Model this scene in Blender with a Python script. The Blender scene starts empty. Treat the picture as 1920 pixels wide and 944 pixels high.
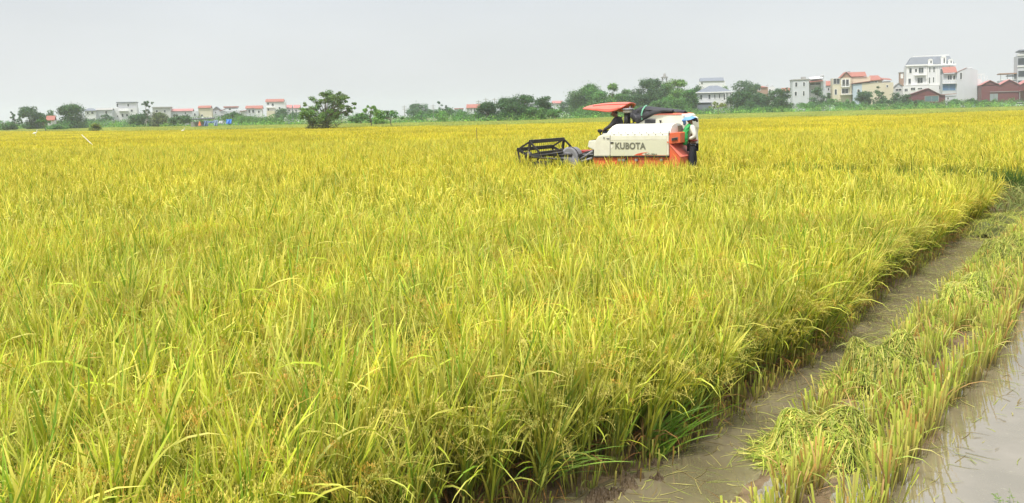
import bpy, math, random
import numpy as np
from mathutils import Vector, Matrix, Euler

rng = np.random.default_rng(7)
random.seed(7)
SC = bpy.context.scene
COL = SC.collection
PI = math.pi

# ------------------------------------------------------------------ camera
F_PX, PCX, PCY = 1500.0, 960.0, 304.0          # focal length and principal point in pixels of a 1920 x 944 picture
CAM = np.array([0.0, 0.0, 2.2])
PITCH, ROLL = math.radians(3.47), math.radians(1.3)
Fv = np.array([0, math.cos(PITCH), -math.sin(PITCH)])
U0 = np.array([0, math.sin(PITCH), math.cos(PITCH)])
R0 = np.array([1.0, 0, 0])
Rv = math.cos(ROLL) * R0 - math.sin(ROLL) * U0
Uv = math.sin(ROLL) * R0 + math.cos(ROLL) * U0
cam_d = bpy.data.cameras.new('camera')
cam = bpy.data.objects.new('camera', cam_d)
COL.objects.link(cam)
cam.matrix_world = Matrix(((Rv[0], Uv[0], -Fv[0], CAM[0]), (Rv[1], Uv[1], -Fv[1], CAM[1]),
                           (Rv[2], Uv[2], -Fv[2], CAM[2]), (0, 0, 0, 1)))
cam_d.sensor_width = 36
cam_d.lens = 36 * F_PX / 1920
cam_d.shift_y = -(472 - PCY) / 1920
cam_d.clip_start, cam_d.clip_end = 0.05, 6000
SC.camera = cam

# ------------------------------------------------------------------ sky, sun, exposure
SUN_EL, SUN_AZ = math.radians(62), math.radians(215)      # azimuth from +Y clockwise: behind the photographer, to the left
SC.view_settings.view_transform = 'Standard'
SC.view_settings.look = 'None'
SC.view_settings.gamma = 1
SC.view_settings.exposure = 1.0
W = bpy.data.worlds.new('World')
SC.world = W
W.use_nodes = True
nt = W.node_tree
nt.nodes.clear()
def N(nt, t, **kw):
    n = nt.nodes.new(t)
    for k, v in kw.items():
        setattr(n, k, v)
    return n
out = N(nt, 'ShaderNodeOutputWorld')
bgs = N(nt, 'ShaderNodeBackground')
sky = N(nt, 'ShaderNodeTexSky', sky_type='NISHITA')
sky.sun_disc = False
sky.sun_elevation, sky.sun_rotation = SUN_EL, SUN_AZ
sky.air_density, sky.dust_density, sky.ozone_density = 1.5, 3.0, 1.0
bgs.inputs['Strength'].default_value = 0.08
nt.links.new(sky.outputs[0], bgs.inputs['Color'])
cloud = N(nt, 'ShaderNodeBackground')               # the overcast layer: bright overhead, paler to the horizon
tc = N(nt, 'ShaderNodeTexCoord')
sep = N(nt, 'ShaderNodeSeparateXYZ')
nt.links.new(tc.outputs['Generated'], sep.inputs[0])
ramp = N(nt, 'ShaderNodeValToRGB')
cr = ramp.color_ramp
cr.elements[0].position, cr.elements[0].color = 0.0, (0.400, 0.412, 0.422, 1)
cr.elements[1].position, cr.elements[1].color = 1.0, (0.85, 0.86, 0.88, 1)
for p, c in ((0.10, (0.390, 0.405, 0.418)), (0.20, (0.355, 0.373, 0.402)), (0.45, (0.52, 0.54, 0.57))):
    e = cr.elements.new(p)
    e.color = (*c, 1)
nt.links.new(sep.outputs['Z'], ramp.inputs[0])
nz = N(nt, 'ShaderNodeTexNoise')
nz.inputs['Scale'].default_value = 2.2
nz.inputs['Detail'].default_value = 3
mpn = N(nt, 'ShaderNodeMapping')
mpn.inputs['Scale'].default_value = (1, 1, 3.0)
nt.links.new(tc.outputs['Generated'], mpn.inputs[0])
nt.links.new(mpn.outputs[0], nz.inputs['Vector'])
mr = N(nt, 'ShaderNodeMapRange')
mr.inputs['From Min'].default_value, mr.inputs['From Max'].default_value = 0.3, 0.7
mr.inputs['To Min'].default_value, mr.inputs['To Max'].default_value = 0.945, 1.055
nt.links.new(nz.outputs[0], mr.inputs[0])
nt.links.new(ramp.outputs[0], cloud.inputs['Color'])
nt.links.new(mr.outputs[0], cloud.inputs['Strength'])
mx = N(nt, 'ShaderNodeMixShader')
mx.inputs[0].default_value = 0.92
nt.links.new(bgs.outputs[0], mx.inputs[1])
nt.links.new(cloud.outputs[0], mx.inputs[2])
nt.links.new(mx.outputs[0], out.inputs['Surface'])

sd = bpy.data.lights.new('sun', 'SUN')
sd.energy, sd.angle, sd.color = 2.2, math.radians(8), (1.0, 0.96, 0.88)
sun = bpy.data.objects.new('sun', sd)
COL.objects.link(sun)
sdir = Vector((math.sin(SUN_AZ) * math.cos(SUN_EL), math.cos(SUN_AZ) * math.cos(SUN_EL), math.sin(SUN_EL)))
sun.rotation_euler = (-sdir).to_track_quat('-Z', 'Y').to_euler()
SC.cycles.max_bounces = 6
SC.cycles.transparent_max_bounces = 6
SC.cycles.volume_bounces = 1
SC.cycles.use_denoising = True
SC.cycles.denoiser = 'OPENIMAGEDENOISE'
SC.cycles.denoising_prefilter = 'ACCURATE'
SC.cycles.denoising_input_passes = 'RGB_ALBEDO_NORMAL'
SC.cycles.use_adaptive_sampling = False
SC.cycles.caustics_reflective = SC.cycles.caustics_refractive = False

# ------------------------------------------------------------------ planning helpers
def ray(px, py):
    return Fv + (px - PCX) / F_PX * Rv - (py - PCY) / F_PX * Uv
def ground_at(px, py, z=0.0):
    d = ray(px, py)
    return CAM + d * ((z - CAM[2]) / d[2])
def at_depth(px, py, D):
    d = ray(px, py)
    return CAM + d * (D / d[1])
def lin(r, g, b):
    return tuple((c / 12.92 if c <= 0.04045 else ((c + 0.055) / 1.055) ** 2.4) for c in (r / 255, g / 255, b / 255))

# ------------------------------------------------------------------ materials
def material(name, build):
    m = bpy.data.materials.new(name)
    m.use_nodes = True
    t = m.node_tree
    t.nodes.clear()
    o = N(t, 'ShaderNodeOutputMaterial')
    s = build(t)
    t.links.new(s, o.inputs['Surface'])
    return m
def noise(t, scale, detail=3, vec=None, rough=0.5):
    n = N(t, 'ShaderNodeTexNoise')
    n.inputs['Scale'].default_value = scale
    n.inputs['Detail'].default_value = detail
    n.inputs['Roughness'].default_value = rough
    if vec is not None:
        t.links.new(vec, n.inputs['Vector'])
    return n.outputs[0]
def maprange(t, v, a, b, c, d):
    n = N(t, 'ShaderNodeMapRange')
    for i, x in enumerate((a, b, c, d)):
        n.inputs[i + 1].default_value = x
    t.links.new(v, n.inputs[0])
    return n.outputs[0]
def scale_col(t, col, fac):
    n = N(t, 'ShaderNodeVectorMath', operation='SCALE')
    t.links.new(col, n.inputs[0])
    t.links.new(fac, n.inputs['Scale'])
    return n.outputs[0]
def mixc(t, f, a, b):
    n = N(t, 'ShaderNodeMix', data_type='RGBA')
    for sck, v in ((n.inputs[0], f), (n.inputs[6], a), (n.inputs[7], b)):
        if hasattr(v, 'is_output'):
            t.links.new(v, sck)
        elif isinstance(v, (int, float)):
            sck.default_value = v
        else:
            sck.default_value = (*v, 1)
    return n.outputs[2]
def paint(name, col, rough=0.5, dirt=0.25, metal=0.0, scale=6.0, spec=0.5, dirtcol=None, bump=0.0):
    """painted, weathered surface: blotches of grime and slight wear"""
    def b(t):
        p = N(t, 'ShaderNodeBsdfPrincipled')
        g = N(t, 'ShaderNodeTexCoord').outputs['Object']
        n1 = noise(t, scale, 5, g, 0.65)
        f = maprange(t, n1, 0.42, 0.75, 0.0, dirt)
        dc = dirtcol or tuple(c * 0.45 + 0.02 for c in col)
        c = mixc(t, f, col, dc)
        t.links.new(c, p.inputs['Base Color'])
        r = maprange(t, n1, 0.3, 0.7, rough * 0.85, min(1, rough * 1.2))
        t.links.new(r, p.inputs['Roughness'])
        p.inputs['Metallic'].default_value = metal
        p.inputs['Specular IOR Level'].default_value = spec
        if bump:
            bn = N(t, 'ShaderNodeBump')
            bn.inputs['Strength'].default_value = bump
            t.links.new(noise(t, scale * 6, 4, g), bn.inputs['Height'])
            t.links.new(bn.outputs[0], p.inputs['Normal'])
        return p.outputs[0]
    return material(name, b)
def leaf_mat(name, transl=0.3, rough=0.55, patch=1.2, ripe=None, tint=(1, 1, 1), spec=0.3):
    """leaf tissue: colour from the mesh's own leaf colours, patches of the crop, a ripeness that grows across the field"""
    def b(t):
        a = N(t, 'ShaderNodeAttribute')
        a.attribute_name = 'leafcol'
        geo = N(t, 'ShaderNodeNewGeometry')
        col = a.outputs['Color']
        nn = noise(t, patch, 4, geo.outputs['Position'])
        if ripe:
            sp = N(t, 'ShaderNodeSeparateXYZ')
            t.links.new(geo.outputs['Position'], sp.inputs[0])
            f = maprange(t, sp.outputs['Y'], ripe[0], ripe[1], 0, 1)
            add = N(t, 'ShaderNodeMath', operation='MULTIPLY_ADD')
            t.links.new(maprange(t, nn, 0.35, 0.65, -0.18, 0.18), add.inputs[0])
            add.inputs[1].default_value = 1
            t.links.new(f, add.inputs[2])
            mul = N(t, 'ShaderNodeMix', data_type='RGBA', blend_type='MULTIPLY')
            mul.clamp_factor = True
            t.links.new(add.outputs[0], mul.inputs[0])
            t.links.new(col, mul.inputs[6])
            mul.inputs[7].default_value = (*ripe[2], 1)
            col = mul.outputs[2]
        col = scale_col(t, col, maprange(t, nn, 0.3, 0.7, 0.85, 1.15))
        ob = N(t, 'ShaderNodeObjectInfo')
        col = scale_col(t, col, maprange(t, ob.outputs['Random'], 0, 1, 0.85, 1.15))
        p = N(t, 'ShaderNodeBsdfPrincipled')
        t.links.new(col, p.inputs['Base Color'])
        p.inputs['Roughness'].default_value = rough
        p.inputs['Specular IOR Level'].default_value = spec
        tr = N(t, 'ShaderNodeBsdfTranslucent')
        t.links.new(col, tr.inputs['Color'])
        m = N(t, 'ShaderNodeMixShader')
        m.inputs[0].default_value = transl
        t.links.new(p.outputs[0], m.inputs[1])
        t.links.new(tr.outputs[0], m.inputs[2])
        return m.outputs[0]
    return material(name, b)

# ------------------------------------------------------------------ mesh collecting
class Geo:
    def __init__(s):
        s.V, s.Q, s.C, s.n = [], [], [], 0
    def add(s, V, Q, C=None):
        V = np.asarray(V, dtype=float).reshape(-1, 3)
        s.V.append(V)
        s.Q.append(np.asarray(Q, dtype=int) + s.n)
        if C is None:
            C = np.ones((len(V), 3))
        C = np.asarray(C, dtype=float)
        if C.ndim == 1:
            C = np.tile(C, (len(V), 1))
        s.C.append(C)
        s.n += len(V)
    def build(s, name, mat, parent=None, link=True, smooth=False):
        V = np.concatenate(s.V)
        me = bpy.data.meshes.new(name)
        faces = [q for q in s.Q if len(q)]
        nl = sum(q.size for q in faces)
        nf = sum(len(q) for q in faces)
        me.vertices.add(len(V))
        me.vertices.foreach_set('co', V.astype(np.float32).ravel())
        me.loops.add(nl)
        me.loops.foreach_set('vertex_index', np.concatenate([q.ravel() for q in faces]).astype(np.int32))
        me.polygons.add(nf)
        tot = np.concatenate([np.full(len(q), q.shape[1]) for q in faces])
        me.polygons.foreach_set('loop_start', (np.cumsum(tot) - tot).astype(np.int32))
        me.update(calc_edges=True)
        me.polygons.foreach_set('use_smooth', np.full(nf, bool(smooth) or nf > 3000, dtype=bool))
        Cc = np.concatenate(s.C)
        at = me.attributes.new('leafcol', 'FLOAT_COLOR', 'POINT')
        at.data.foreach_set('color', np.concatenate([Cc, np.ones((len(Cc), 1))], 1).astype(np.float32).ravel())
        me.materials.append(mat)
        o = bpy.data.objects.new(name, me)
        if link:
            COL.objects.link(o)
        if parent is not None:
            o.parent = parent
        return o
def tag(o, label=None, cat=None, group=None, kind=None):
    for k, v in (('label', label), ('category', cat), ('group', group), ('kind', kind)):
        if v:
            o[k] = v
    return o

def strips(g, base, az, th0, th1, length, width, segs, c0, c1, twist=None, prof='leaf', power=1.2, cmid=None):
    """blades: every blade is a bent, tapering ribbon; all arguments arrays of length n"""
    n = len(base)
    az = np.broadcast_to(az, n).astype(float)
    th0, th1, length, width = (np.broadcast_to(a, n).astype(float) for a in (th0, th1, length, width))
    if twist is None:
        twist = rng.uniform(-0.9, 0.9, n)
    d = np.stack([np.cos(az), np.sin(az), np.zeros(n)], 1)
    side0 = np.stack([-np.sin(az), np.cos(az), np.zeros(n)], 1)
    up = np.array([0, 0, 1.0])
    P = base.astype(float).copy()
    V, C = [], []
    c0 = np.broadcast_to(c0, (n, 3)); c1 = np.broadcast_to(c1, (n, 3))
    for i in range(segs + 1):
        t = i / segs
        th = th0 + (th1 - th0) * t ** power
        if i:
            P = P + (np.sin(th)[:, None] * d + np.cos(th)[:, None] * up) * (length / segs)[:, None]
        nrm = np.cos(th)[:, None] * d - np.sin(th)[:, None] * up
        tw = twist * (0.6 + 0.8 * t)
        s = side0 * np.cos(tw)[:, None] + nrm * np.sin(tw)[:, None]
        if prof == 'leaf':
            w = (0.55 + 0.45 * min(1, t * 3)) * (1 - t ** 2.6) + 0.03
        elif prof == 'cut':
            w = 0.8 + 0.2 * t
        elif prof == 'grainy':
            w = 0.35 + 0.65 * math.sin(PI * min(1, t * 1.05)) * (0.6 if i % 2 else 1.1)
        else:
            w = 1 - 0.3 * t
        hw = (width * w * 0.5)[:, None] * s
        V.append(P - hw); V.append(P + hw)
        cc = c0 + (c1 - c0) * t
        C.append(cc); C.append(cc)
    V = np.stack(V, 1).reshape(-1, 3)
    C = np.stack(C, 1).reshape(-1, 3)
    k = 2 * (segs + 1)
    q = np.array([[2 * i, 2 * i + 1, 2 * i + 3, 2 * i + 2] for i in range(segs)])
    Q = (np.arange(n)[:, None, None] * k + q[None]).reshape(-1, 4)
    g.add(V, Q, C)
    return P

def vary(c, n, v=0.15, h=0.06):
    c = np.asarray(c, dtype=float)
    return np.clip(c[None] * (1 + rng.uniform(-v, v, (n, 1))) * (1 + rng.uniform(-h, h, (n, 3))), 0, 1)

# ------------------------------------------------------------------ instancing of uncountable crop (one object per mass)
def scatter_object(name, pts, rots, scl, idx, variants, mat, label, cat, kind='stuff'):
    coll = bpy.data.collections.new(name + '_kinds')
    for v in variants:
        coll.objects.link(v)
    me = bpy.data.meshes.new(name)
    n = len(pts)
    me.vertices.add(n)
    me.vertices.foreach_set('co', np.asarray(pts, dtype=np.float32).ravel())
    for nm, tp, data, key in (('rot', 'FLOAT_VECTOR', rots, 'vector'), ('scl', 'FLOAT_VECTOR', scl, 'vector'), ('idx', 'INT', idx, 'value')):
        a = me.attributes.new(nm, tp, 'POINT')
        a.data.foreach_set(key, np.asarray(data, dtype=np.int32 if tp == 'INT' else np.float32).ravel())
    me.materials.append(mat)
    o = bpy.data.objects.new(name, me)
    COL.objects.link(o)
    gn = bpy.data.node_groups.new(name + '_nodes', 'GeometryNodeTree')
    gn.interface.new_socket('Geometry', in_out='INPUT', socket_type='NodeSocketGeometry')
    gn.interface.new_socket('Geometry', in_out='OUTPUT', socket_type='NodeSocketGeometry')
    gi, go = gn.nodes.new('NodeGroupInput'), gn.nodes.new('NodeGroupOutput')
    ci = gn.nodes.new('GeometryNodeCollectionInfo')
    ci.inputs['Collection'].default_value = coll
    ci.inputs['Separate Children'].default_value = True
    ci.inputs['Reset Children'].default_value = True
    ip = gn.nodes.new('GeometryNodeInstanceOnPoints')
    ip.inputs['Pick Instance'].default_value = True
    def attr(nm, tp):
        a = gn.nodes.new('GeometryNodeInputNamedAttribute')
        a.data_type = tp
        a.inputs['Name'].default_value = nm
        return a.outputs['Attribute']
    gn.links.new(gi.outputs[0], ip.inputs['Points'])
    gn.links.new(ci.outputs[0], ip.inputs['Instance'])
    gn.links.new(attr('idx', 'INT'), ip.inputs['Instance Index'])
    gn.links.new(attr('rot', 'FLOAT_VECTOR'), ip.inputs['Rotation'])
    gn.links.new(attr('scl', 'FLOAT_VECTOR'), ip.inputs['Scale'])
    gn.links.new(ip.outputs[0], go.inputs[0])
    md = o.modifiers.new('scatter', 'NODES')
    md.node_group = gn
    return tag(o, label, cat, None, kind)

def box(g, x0, x1, y0, y1, z0, z1):
    V = [(x, y, z) for x in (x0, x1) for y in (y0, y1) for z in (z0, z1)]
    g.add(V, [[0, 1, 3, 2], [4, 6, 7, 5], [0, 4, 5, 1], [2, 3, 7, 6], [0, 2, 6, 4], [1, 5, 7, 3]])
# ------------------------------------------------------------------ the plan of the field
P0 = np.array([0.27, 4.5])                     # a point on the cut edge of the standing rice
ED = np.array([0.636, 0.772]); ED /= np.linalg.norm(ED)     # along the edge, away from the camera
EN = np.array([ED[1], -ED[0]])                 # to the right of the edge
def off(x, y):                                 # metres to the right of the edge
    return (x - P0[0]) * EN[0] + (y - P0[1]) * EN[1]
def along(x, y):
    return (x - P0[0]) * ED[0] + (y - P0[1]) * ED[1]
def edge_off(s):                               # the edge bulges towards the channel near the camera
    return np.interp(s, [-2, -0.6, 0.1, 0.8, 3, 6, 10, 15], [-0.30, -0.16, 0.02, 0.19, 0.29, 0.08, -0.02, -0.04])
def edge_pt(s, o):
    return P0 + ED * s + EN * o
HEAD = math.radians(180 - 34)                  # heading of the harvester
HX = np.array([math.cos(HEAD), math.sin(HEAD)])      # forward
HY = np.array([-math.sin(HEAD), math.cos(HEAD)])     # its left side, towards the camera
HO3 = at_depth(1185, 300, 22.5)
HO = HO3[:2].copy()                            # centre of the machine on the ground
def hl(x, y):
    dx, dy = x - HO[0], y - HO[1]
    return dx * HX[0] + dy * HX[1], dx * HY[0] + dy * HY[1]
def in_swath(x, y):
    a, b = hl(x, y)
    return (a < 1.55) & (np.abs(b) < 1.22)
BANK = [(-0.1, 0)]
bank_px = [(-500, 215), (0, 184), (240, 132), (480, 119), (960, 104), (1300, 117), (1600, 116), (1920, 135), (2500, 170)]
belt_px = [(-500, 330), (0, 268), (240, 222), (480, 190), (700, 168), (960, 156), (1150, 185), (1300, 212), (1600, 230), (1920, 252), (2500, 300)]
def line_world(px):
    return np.array([at_depth(p, 200, D)[:2] for p, D in px])
BANKW, BELTW = line_world(bank_px), line_world(belt_px)
def beyond(x, y, L):                            # metres in y beyond a polyline
    return y - np.interp(x, L[:, 0], L[:, 1])

# ------------------------------------------------------------------ ground, water
def ground_shader(t):
    geo = N(t, 'ShaderNodeNewGeometry')
    pos = geo.outputs['Position']
    sp = N(t, 'ShaderNodeSeparateXYZ')
    t.links.new(pos, sp.inputs[0])
    mud = mixc(t, maprange(t, noise(t, 3.0, 6, pos), 0.35, 0.65, 0, 1), (0.10, 0.075, 0.05), (0.20, 0.16, 0.115))
    grass = mixc(t, maprange(t, noise(t, 0.15, 5, pos), 0.35, 0.65, 0, 1), (0.10, 0.15, 0.035), (0.19, 0.21, 0.06))
    far = maprange(t, sp.outputs['Y'], 95, 105, 0, 1)
    p = N(t, 'ShaderNodeBsdfPrincipled')
    t.links.new(mixc(t, far, mud, grass), p.inputs['Base Color'])
    p.inputs['Roughness'].default_value = 0.75
    bn = N(t, 'ShaderNodeBump')
    bn.inputs['Strength'].default_value = 0.5
    bn.inputs['Distance'].default_value = 0.03
    t.links.new(noise(t, 14, 6, pos), bn.inputs['Height'])
    t.links.new(bn.outputs[0], p.inputs['Normal'])
    return p.outputs[0]
M_ground = material('ground_soil', ground_shader)
g = Geo()
S = 1350
g.add([(-S, -60, 0), (S, -60, 0), (S, S, 0), (-S, S, 0)], [[0, 1, 2, 3]])
gr = g.build('ground', M_ground)
gr['kind'] = 'structure'

def mud_shader(t, dark=1.0):
    pos = N(t, 'ShaderNodeNewGeometry').outputs['Position']
    p = N(t, 'ShaderNodeBsdfPrincipled')
    n = noise(t, 9, 6, pos, 0.6)
    c = mixc(t, maprange(t, n, 0.35, 0.65, 0, 1), (0.12 * dark, 0.080 * dark, 0.042 * dark), (0.25 * dark, 0.18 * dark, 0.10 * dark))
    t.links.new(c, p.inputs['Base Color'])
    t.links.new(maprange(t, n, 0.3, 0.7, 0.3, 0.7), p.inputs['Roughness'])
    p.inputs['Specular IOR Level'].default_value = 0.3
    bn = N(t, 'ShaderNodeBump')
    bn.inputs['Distance'].default_value = 0.01
    t.links.new(noise(t, 60, 5, pos), bn.inputs['Height'])
    t.links.new(bn.outputs[0], p.inputs['Normal'])
    return p.outputs[0]
M_mud = material('wet_mud', mud_shader)

def fbm(x, y, seed=0, oct=4, f=1.0):
    r = np.random.default_rng(seed)
    out = np.zeros_like(x, dtype=float)
    a = 1.0
    for _ in range(oct):
        for _ in range(3):
            th, ph = r.uniform(0, 2 * PI, 2)
            k = f * r.uniform(0.7, 1.4)
            out += a * np.sin(k * (x * math.cos(th) + y * math.sin(th)) + ph)
        a *= 0.55
        f *= 2.1
    return out / 4
# muddy bed along the edge: a relief that rises out of the water under the rice and between the stubble rows
def bed():
    ss = np.arange(-6, 20, 0.07)
    oo = np.arange(-1.2, 2.6, 0.05)
    A, O = np.meshgrid(ss, oo, indexing='ij')
    X = P0[0] + ED[0] * A + EN[0] * O
    Y = P0[1] + ED[1] * A + EN[1] * O
    O2 = O - edge_off(A) * np.interp(O, [0.3, 0.6], [1, 0])
    Z = np.interp(O2, [-1.2, -0.25, -0.02, 0.1, 0.35, 0.6, 0.85, 1.0, 1.15, 1.3, 1.45, 1.55, 1.75, 2.6],
                  [0.05, 0.05, 0.035, 0.012, -0.05, -0.03, 0.022, -0.002, 0.024, 0.0, 0.022, 0.0, -0.06, -0.12])
    Z = Z + 0.022 * fbm(X, Y, 3, 4, 5.0) * np.interp(O, [0.05, 0.3, 0.55, 1.6, 1.8], [1, 0.4, 1, 1, 0.3]) + 0.006 * fbm(X, Y, 5, 3, 40)
    Z = Z + np.interp(A, [-6, -3, 8, 10], [0, 0, 0, 0])
    n, m = A.shape
    i = np.arange(n * m).reshape(n, m)
    Q = np.stack([i[:-1, :-1], i[1:, :-1], i[1:, 1:], i[:-1, 1:]], -1).reshape(-1, 4)
    g = Geo()
    g.add(np.stack([X, Y, Z + 0.004], -1), Q[:, ::-1])
    o = g.build('ground_mud', M_mud, smooth=True)
    o['kind'] = 'structure'
bed()

def water_shader(t):
    pos = N(t, 'ShaderNodeNewGeometry').outputs['Position']
    p = N(t, 'ShaderNodeBsdfPrincipled')
    n = noise(t, 1.6, 5, pos, 0.6)
    n2 = noise(t, 22, 5, pos, 0.7)
    c = mixc(t, maprange(t, n, 0.38, 0.62, 0, 1), (0.165, 0.138, 0.080), (0.225, 0.19, 0.125))
    c = mixc(t, maprange(t, n2, 0.62, 0.72, 0, 0.5), c, (0.34, 0.32, 0.20))
    t.links.new(c, p.inputs['Base Color'])
    t.links.new(maprange(t, noise(t, 5, 4, pos), 0.4, 0.7, 0.01, 0.06), p.inputs['Roughness'])
    p.inputs['IOR'].default_value = 2.1
    p.inputs['Specular IOR Level'].default_value = 1.0
    bn = N(t, 'ShaderNodeBump')
    bn.inputs['Strength'].default_value = 0.25
    bn.inputs['Distance'].default_value = 0.004
    t.links.new(noise(t, 9, 3, pos), bn.inputs['Height'])
    t.links.new(bn.outputs[0], p.inputs['Normal'])
    return p.outputs[0]
M_water = material('muddy_water', water_shader)
g = Geo()
c4 = [edge_pt(-8, -1.3), edge_pt(-8, 14), edge_pt(26, 14), edge_pt(26, -1.3)]
g.add([(c[0], c[1], 0.022) for c in c4], [[0, 1, 2, 3]])
wt = g.build('water', M_water)
wt['kind'] = 'structure'

# ------------------------------------------------------------------ rice
RIPE = (1.32, 0.98, 0.62)
M_rice = leaf_mat('rice_leaf', 0.28, 0.5, 0.9, (3, 22, (1.09, 0.97, 0.58)), spec=0.35)
M_rice_far = leaf_mat('rice_leaf_far', 0.36, 0.6, 0.08, (3, 22, (1.09, 0.97, 0.58)), spec=0.2)
M_strip = leaf_mat('rice_leaf_greener', 0.4, 0.6, 0.1, spec=0.2)
G_LEAF = (0.455, 0.535, 0.045)
G_LEAF2 = (0.23, 0.38, 0.034)
G_TIP = (0.77, 0.73, 0.135)
G_STEM = (0.26, 0.30, 0.07)
G_DRY = (0.42, 0.20, 0.05)
G_GRAIN = (0.66, 0.58, 0.14)
G_GRAIN2 = (0.66, 0.42, 0.08)

def pick(cs, n, p):
    k = rng.choice(len(cs), n, p=p)
    return np.array(cs)[k]

def rice_hill(i, near=True, green=1.0, lean=None, name='rice_hill'):
    g = Geo()
    nt_ = 15 if near else 9
    r = np.sqrt(rng.uniform(0, 1, nt_)) * (0.055 if near else 0.08)
    a = rng.uniform(0, 2 * PI, nt_)
    base = np.stack([r * np.cos(a), r * np.sin(a), np.zeros(nt_)], 1)
    laz = a + rng.normal(0, 0.5, nt_)
    lth = rng.uniform(0.0, 0.22, nt_)
    if lean is not None:
        laz = np.full(nt_, lean[0]) + rng.normal(0, 0.5, nt_)
        lth = lean[1] * rng.uniform(0.4, 1.2, nt_)
    slen = rng.uniform(0.42, 0.62, nt_)
    top = strips(g, base, laz, lth * 0.6, lth * 1.3, slen, 0.007 if near else 0.012, 2,
                 vary((0.22, 0.17, 0.06), nt_), vary((0.24, 0.36, 0.06), nt_), prof='stem')
    # leaves
    nl = 58 if near else 36
    k = rng.integers(0, nt_, nl)
    f = rng.uniform(0.25, 1.0, nl)
    st = base[k] + (top[k] - base[k]) * f[:, None]
    az = laz[k] + rng.normal(0, 1.3, nl)
    th0 = np.abs(rng.normal(0.12, 0.14, nl)) + 0.02
    curv = np.where(rng.random(nl) < 0.88, rng.uniform(0.0, 0.38, nl), rng.uniform(0.6, 2.1, nl))
    L = rng.uniform(0.26, 0.50, nl) * np.where(curv > 0.6, 1.0, 0.95)
    wd = rng.uniform(0.0085, 0.018, nl) * (1.0 if near else 1.12)
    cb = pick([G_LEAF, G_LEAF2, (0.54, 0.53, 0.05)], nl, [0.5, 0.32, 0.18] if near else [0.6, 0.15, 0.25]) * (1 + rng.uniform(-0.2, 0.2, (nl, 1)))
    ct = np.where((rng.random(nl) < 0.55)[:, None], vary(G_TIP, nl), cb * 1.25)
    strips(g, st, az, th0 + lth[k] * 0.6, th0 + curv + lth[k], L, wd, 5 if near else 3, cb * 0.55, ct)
    # dry leaves low down
    nd = 6 if near else 3
    k = rng.integers(0, nt_, nd)
    st = base[k] + (top[k] - base[k]) * rng.uniform(0.08, 0.5, nd)[:, None]
    strips(g, st, laz[k] + rng.normal(0, 1.5, nd), rng.uniform(0.3, 0.8, nd), rng.uniform(1.2, 2.7, nd), rng.uniform(0.18, 0.34, nd),
           rng.uniform(0.005, 0.010, nd), 3, vary((0.20, 0.12, 0.05), nd), vary(G_DRY, nd))
    # ears: an arching stalk hung with grains
    ne = 12 if near else 5
    k = rng.integers(0, nt_, ne)
    st = top[k]
    az = laz[k] + rng.normal(0, 1.2, ne)
    th0, th1 = rng.uniform(0.05, 0.3, ne), rng.uniform(1.3, 2.8, ne)
    L = rng.uniform(0.20, 0.34, ne)
    gc = pick([G_GRAIN, G_GRAIN2, (0.54, 0.56, 0.12)], ne, [0.5, 0.15, 0.35])
    if near:
        strips(g, st, az, th0, th1, L, 0.003, 4, gc * 0.8, gc, prof='stem')
        m = 46
        K = np.repeat(np.arange(ne), m)
        t = rng.uniform(0.35, 1.0, ne * m)
        # position along the arch by integrating the angle
        P = st[K].astype(float).copy()
        for q in range(8):
            tq = np.minimum(np.maximum(t * 8 - q, 0), 1) / 8
            th = th0[K] + (th1[K] - th0[K]) * ((q + 0.5) / 8) ** 1.2
            P += np.stack([np.sin(th) * np.cos(az[K]), np.sin(th) * np.sin(az[K]), np.cos(th)], 1) * (L[K] * tq)[:, None]
        P += rng.normal(0, 0.007, P.shape) - np.array([0, 0, 0.012])
        strips(g, P, rng.uniform(0, 2 * PI, len(P)), 2.2, 2.9, rng.uniform(0.009, 0.013, len(P)), 0.0048, 2,
               gc[K] * 0.85, gc[K] * 1.15, prof='grainy')
    else:
        gc = vary((0.66, 0.64, 0.14), ne)
        strips(g, st, az, th0, th1, L, 0.017, 4, gc, gc, prof='grainy')
    return g.build(f'{name}_{i:02d}', M_rice, link=False)

def points_grid(x0, x1, y0, y1, sp, jit=0.35):
    """rows parallel to the cut edge"""
    R = math.hypot(x1 - x0, y1 - y0)
    cx, cy = (x0 + x1) / 2, (y0 + y1) / 2
    u = np.arange(-R / 2, R / 2, sp)
    A, B = np.meshgrid(u, u)
    A = A + rng.uniform(-jit, jit, A.shape) * sp
    B = B + rng.uniform(-jit, jit, B.shape) * sp
    X = cx + A * ED[0] + B * EN[0]
    Y = cy + A * ED[1] + B * EN[1]
    m = (X > x0) & (X < x1) & (Y > y0) & (Y < y1)
    return X[m], Y[m]
def view_mask(x, y, margin=1.5, k=0.70):
    return (np.abs(x) < k * y + margin)
def field_mask(x, y, soft=0.0):
    """the standing rice"""
    left = off(x, y) - edge_off(along(x, y)) < -0.09 + soft
    a, b = hl(x, y)
    near_patch = left & (b > 1.15) & (along(x, y) < 40)
    uncut = (b > -1.2) & (b < 1.15) & (a > 1.5)
    far_patch = (b < np.interp(a, [-9, -3], [-1.7, -1.18]))
    return (near_patch | uncut | far_patch) & ((b < -1.18) | left)

near_v = [rice_hill(i) for i in range(9)]
mid_v = [rice_hill(i, False, name='rice_hill_mid') for i in range(8)]

def rand_rot(n, tilt=0.06, lean=(PI * 0.75, 0.05)):
    return np.stack([rng.normal(0, tilt, n), rng.normal(0, tilt, n), rng.uniform(0, 2 * PI, n)], 1)

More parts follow.
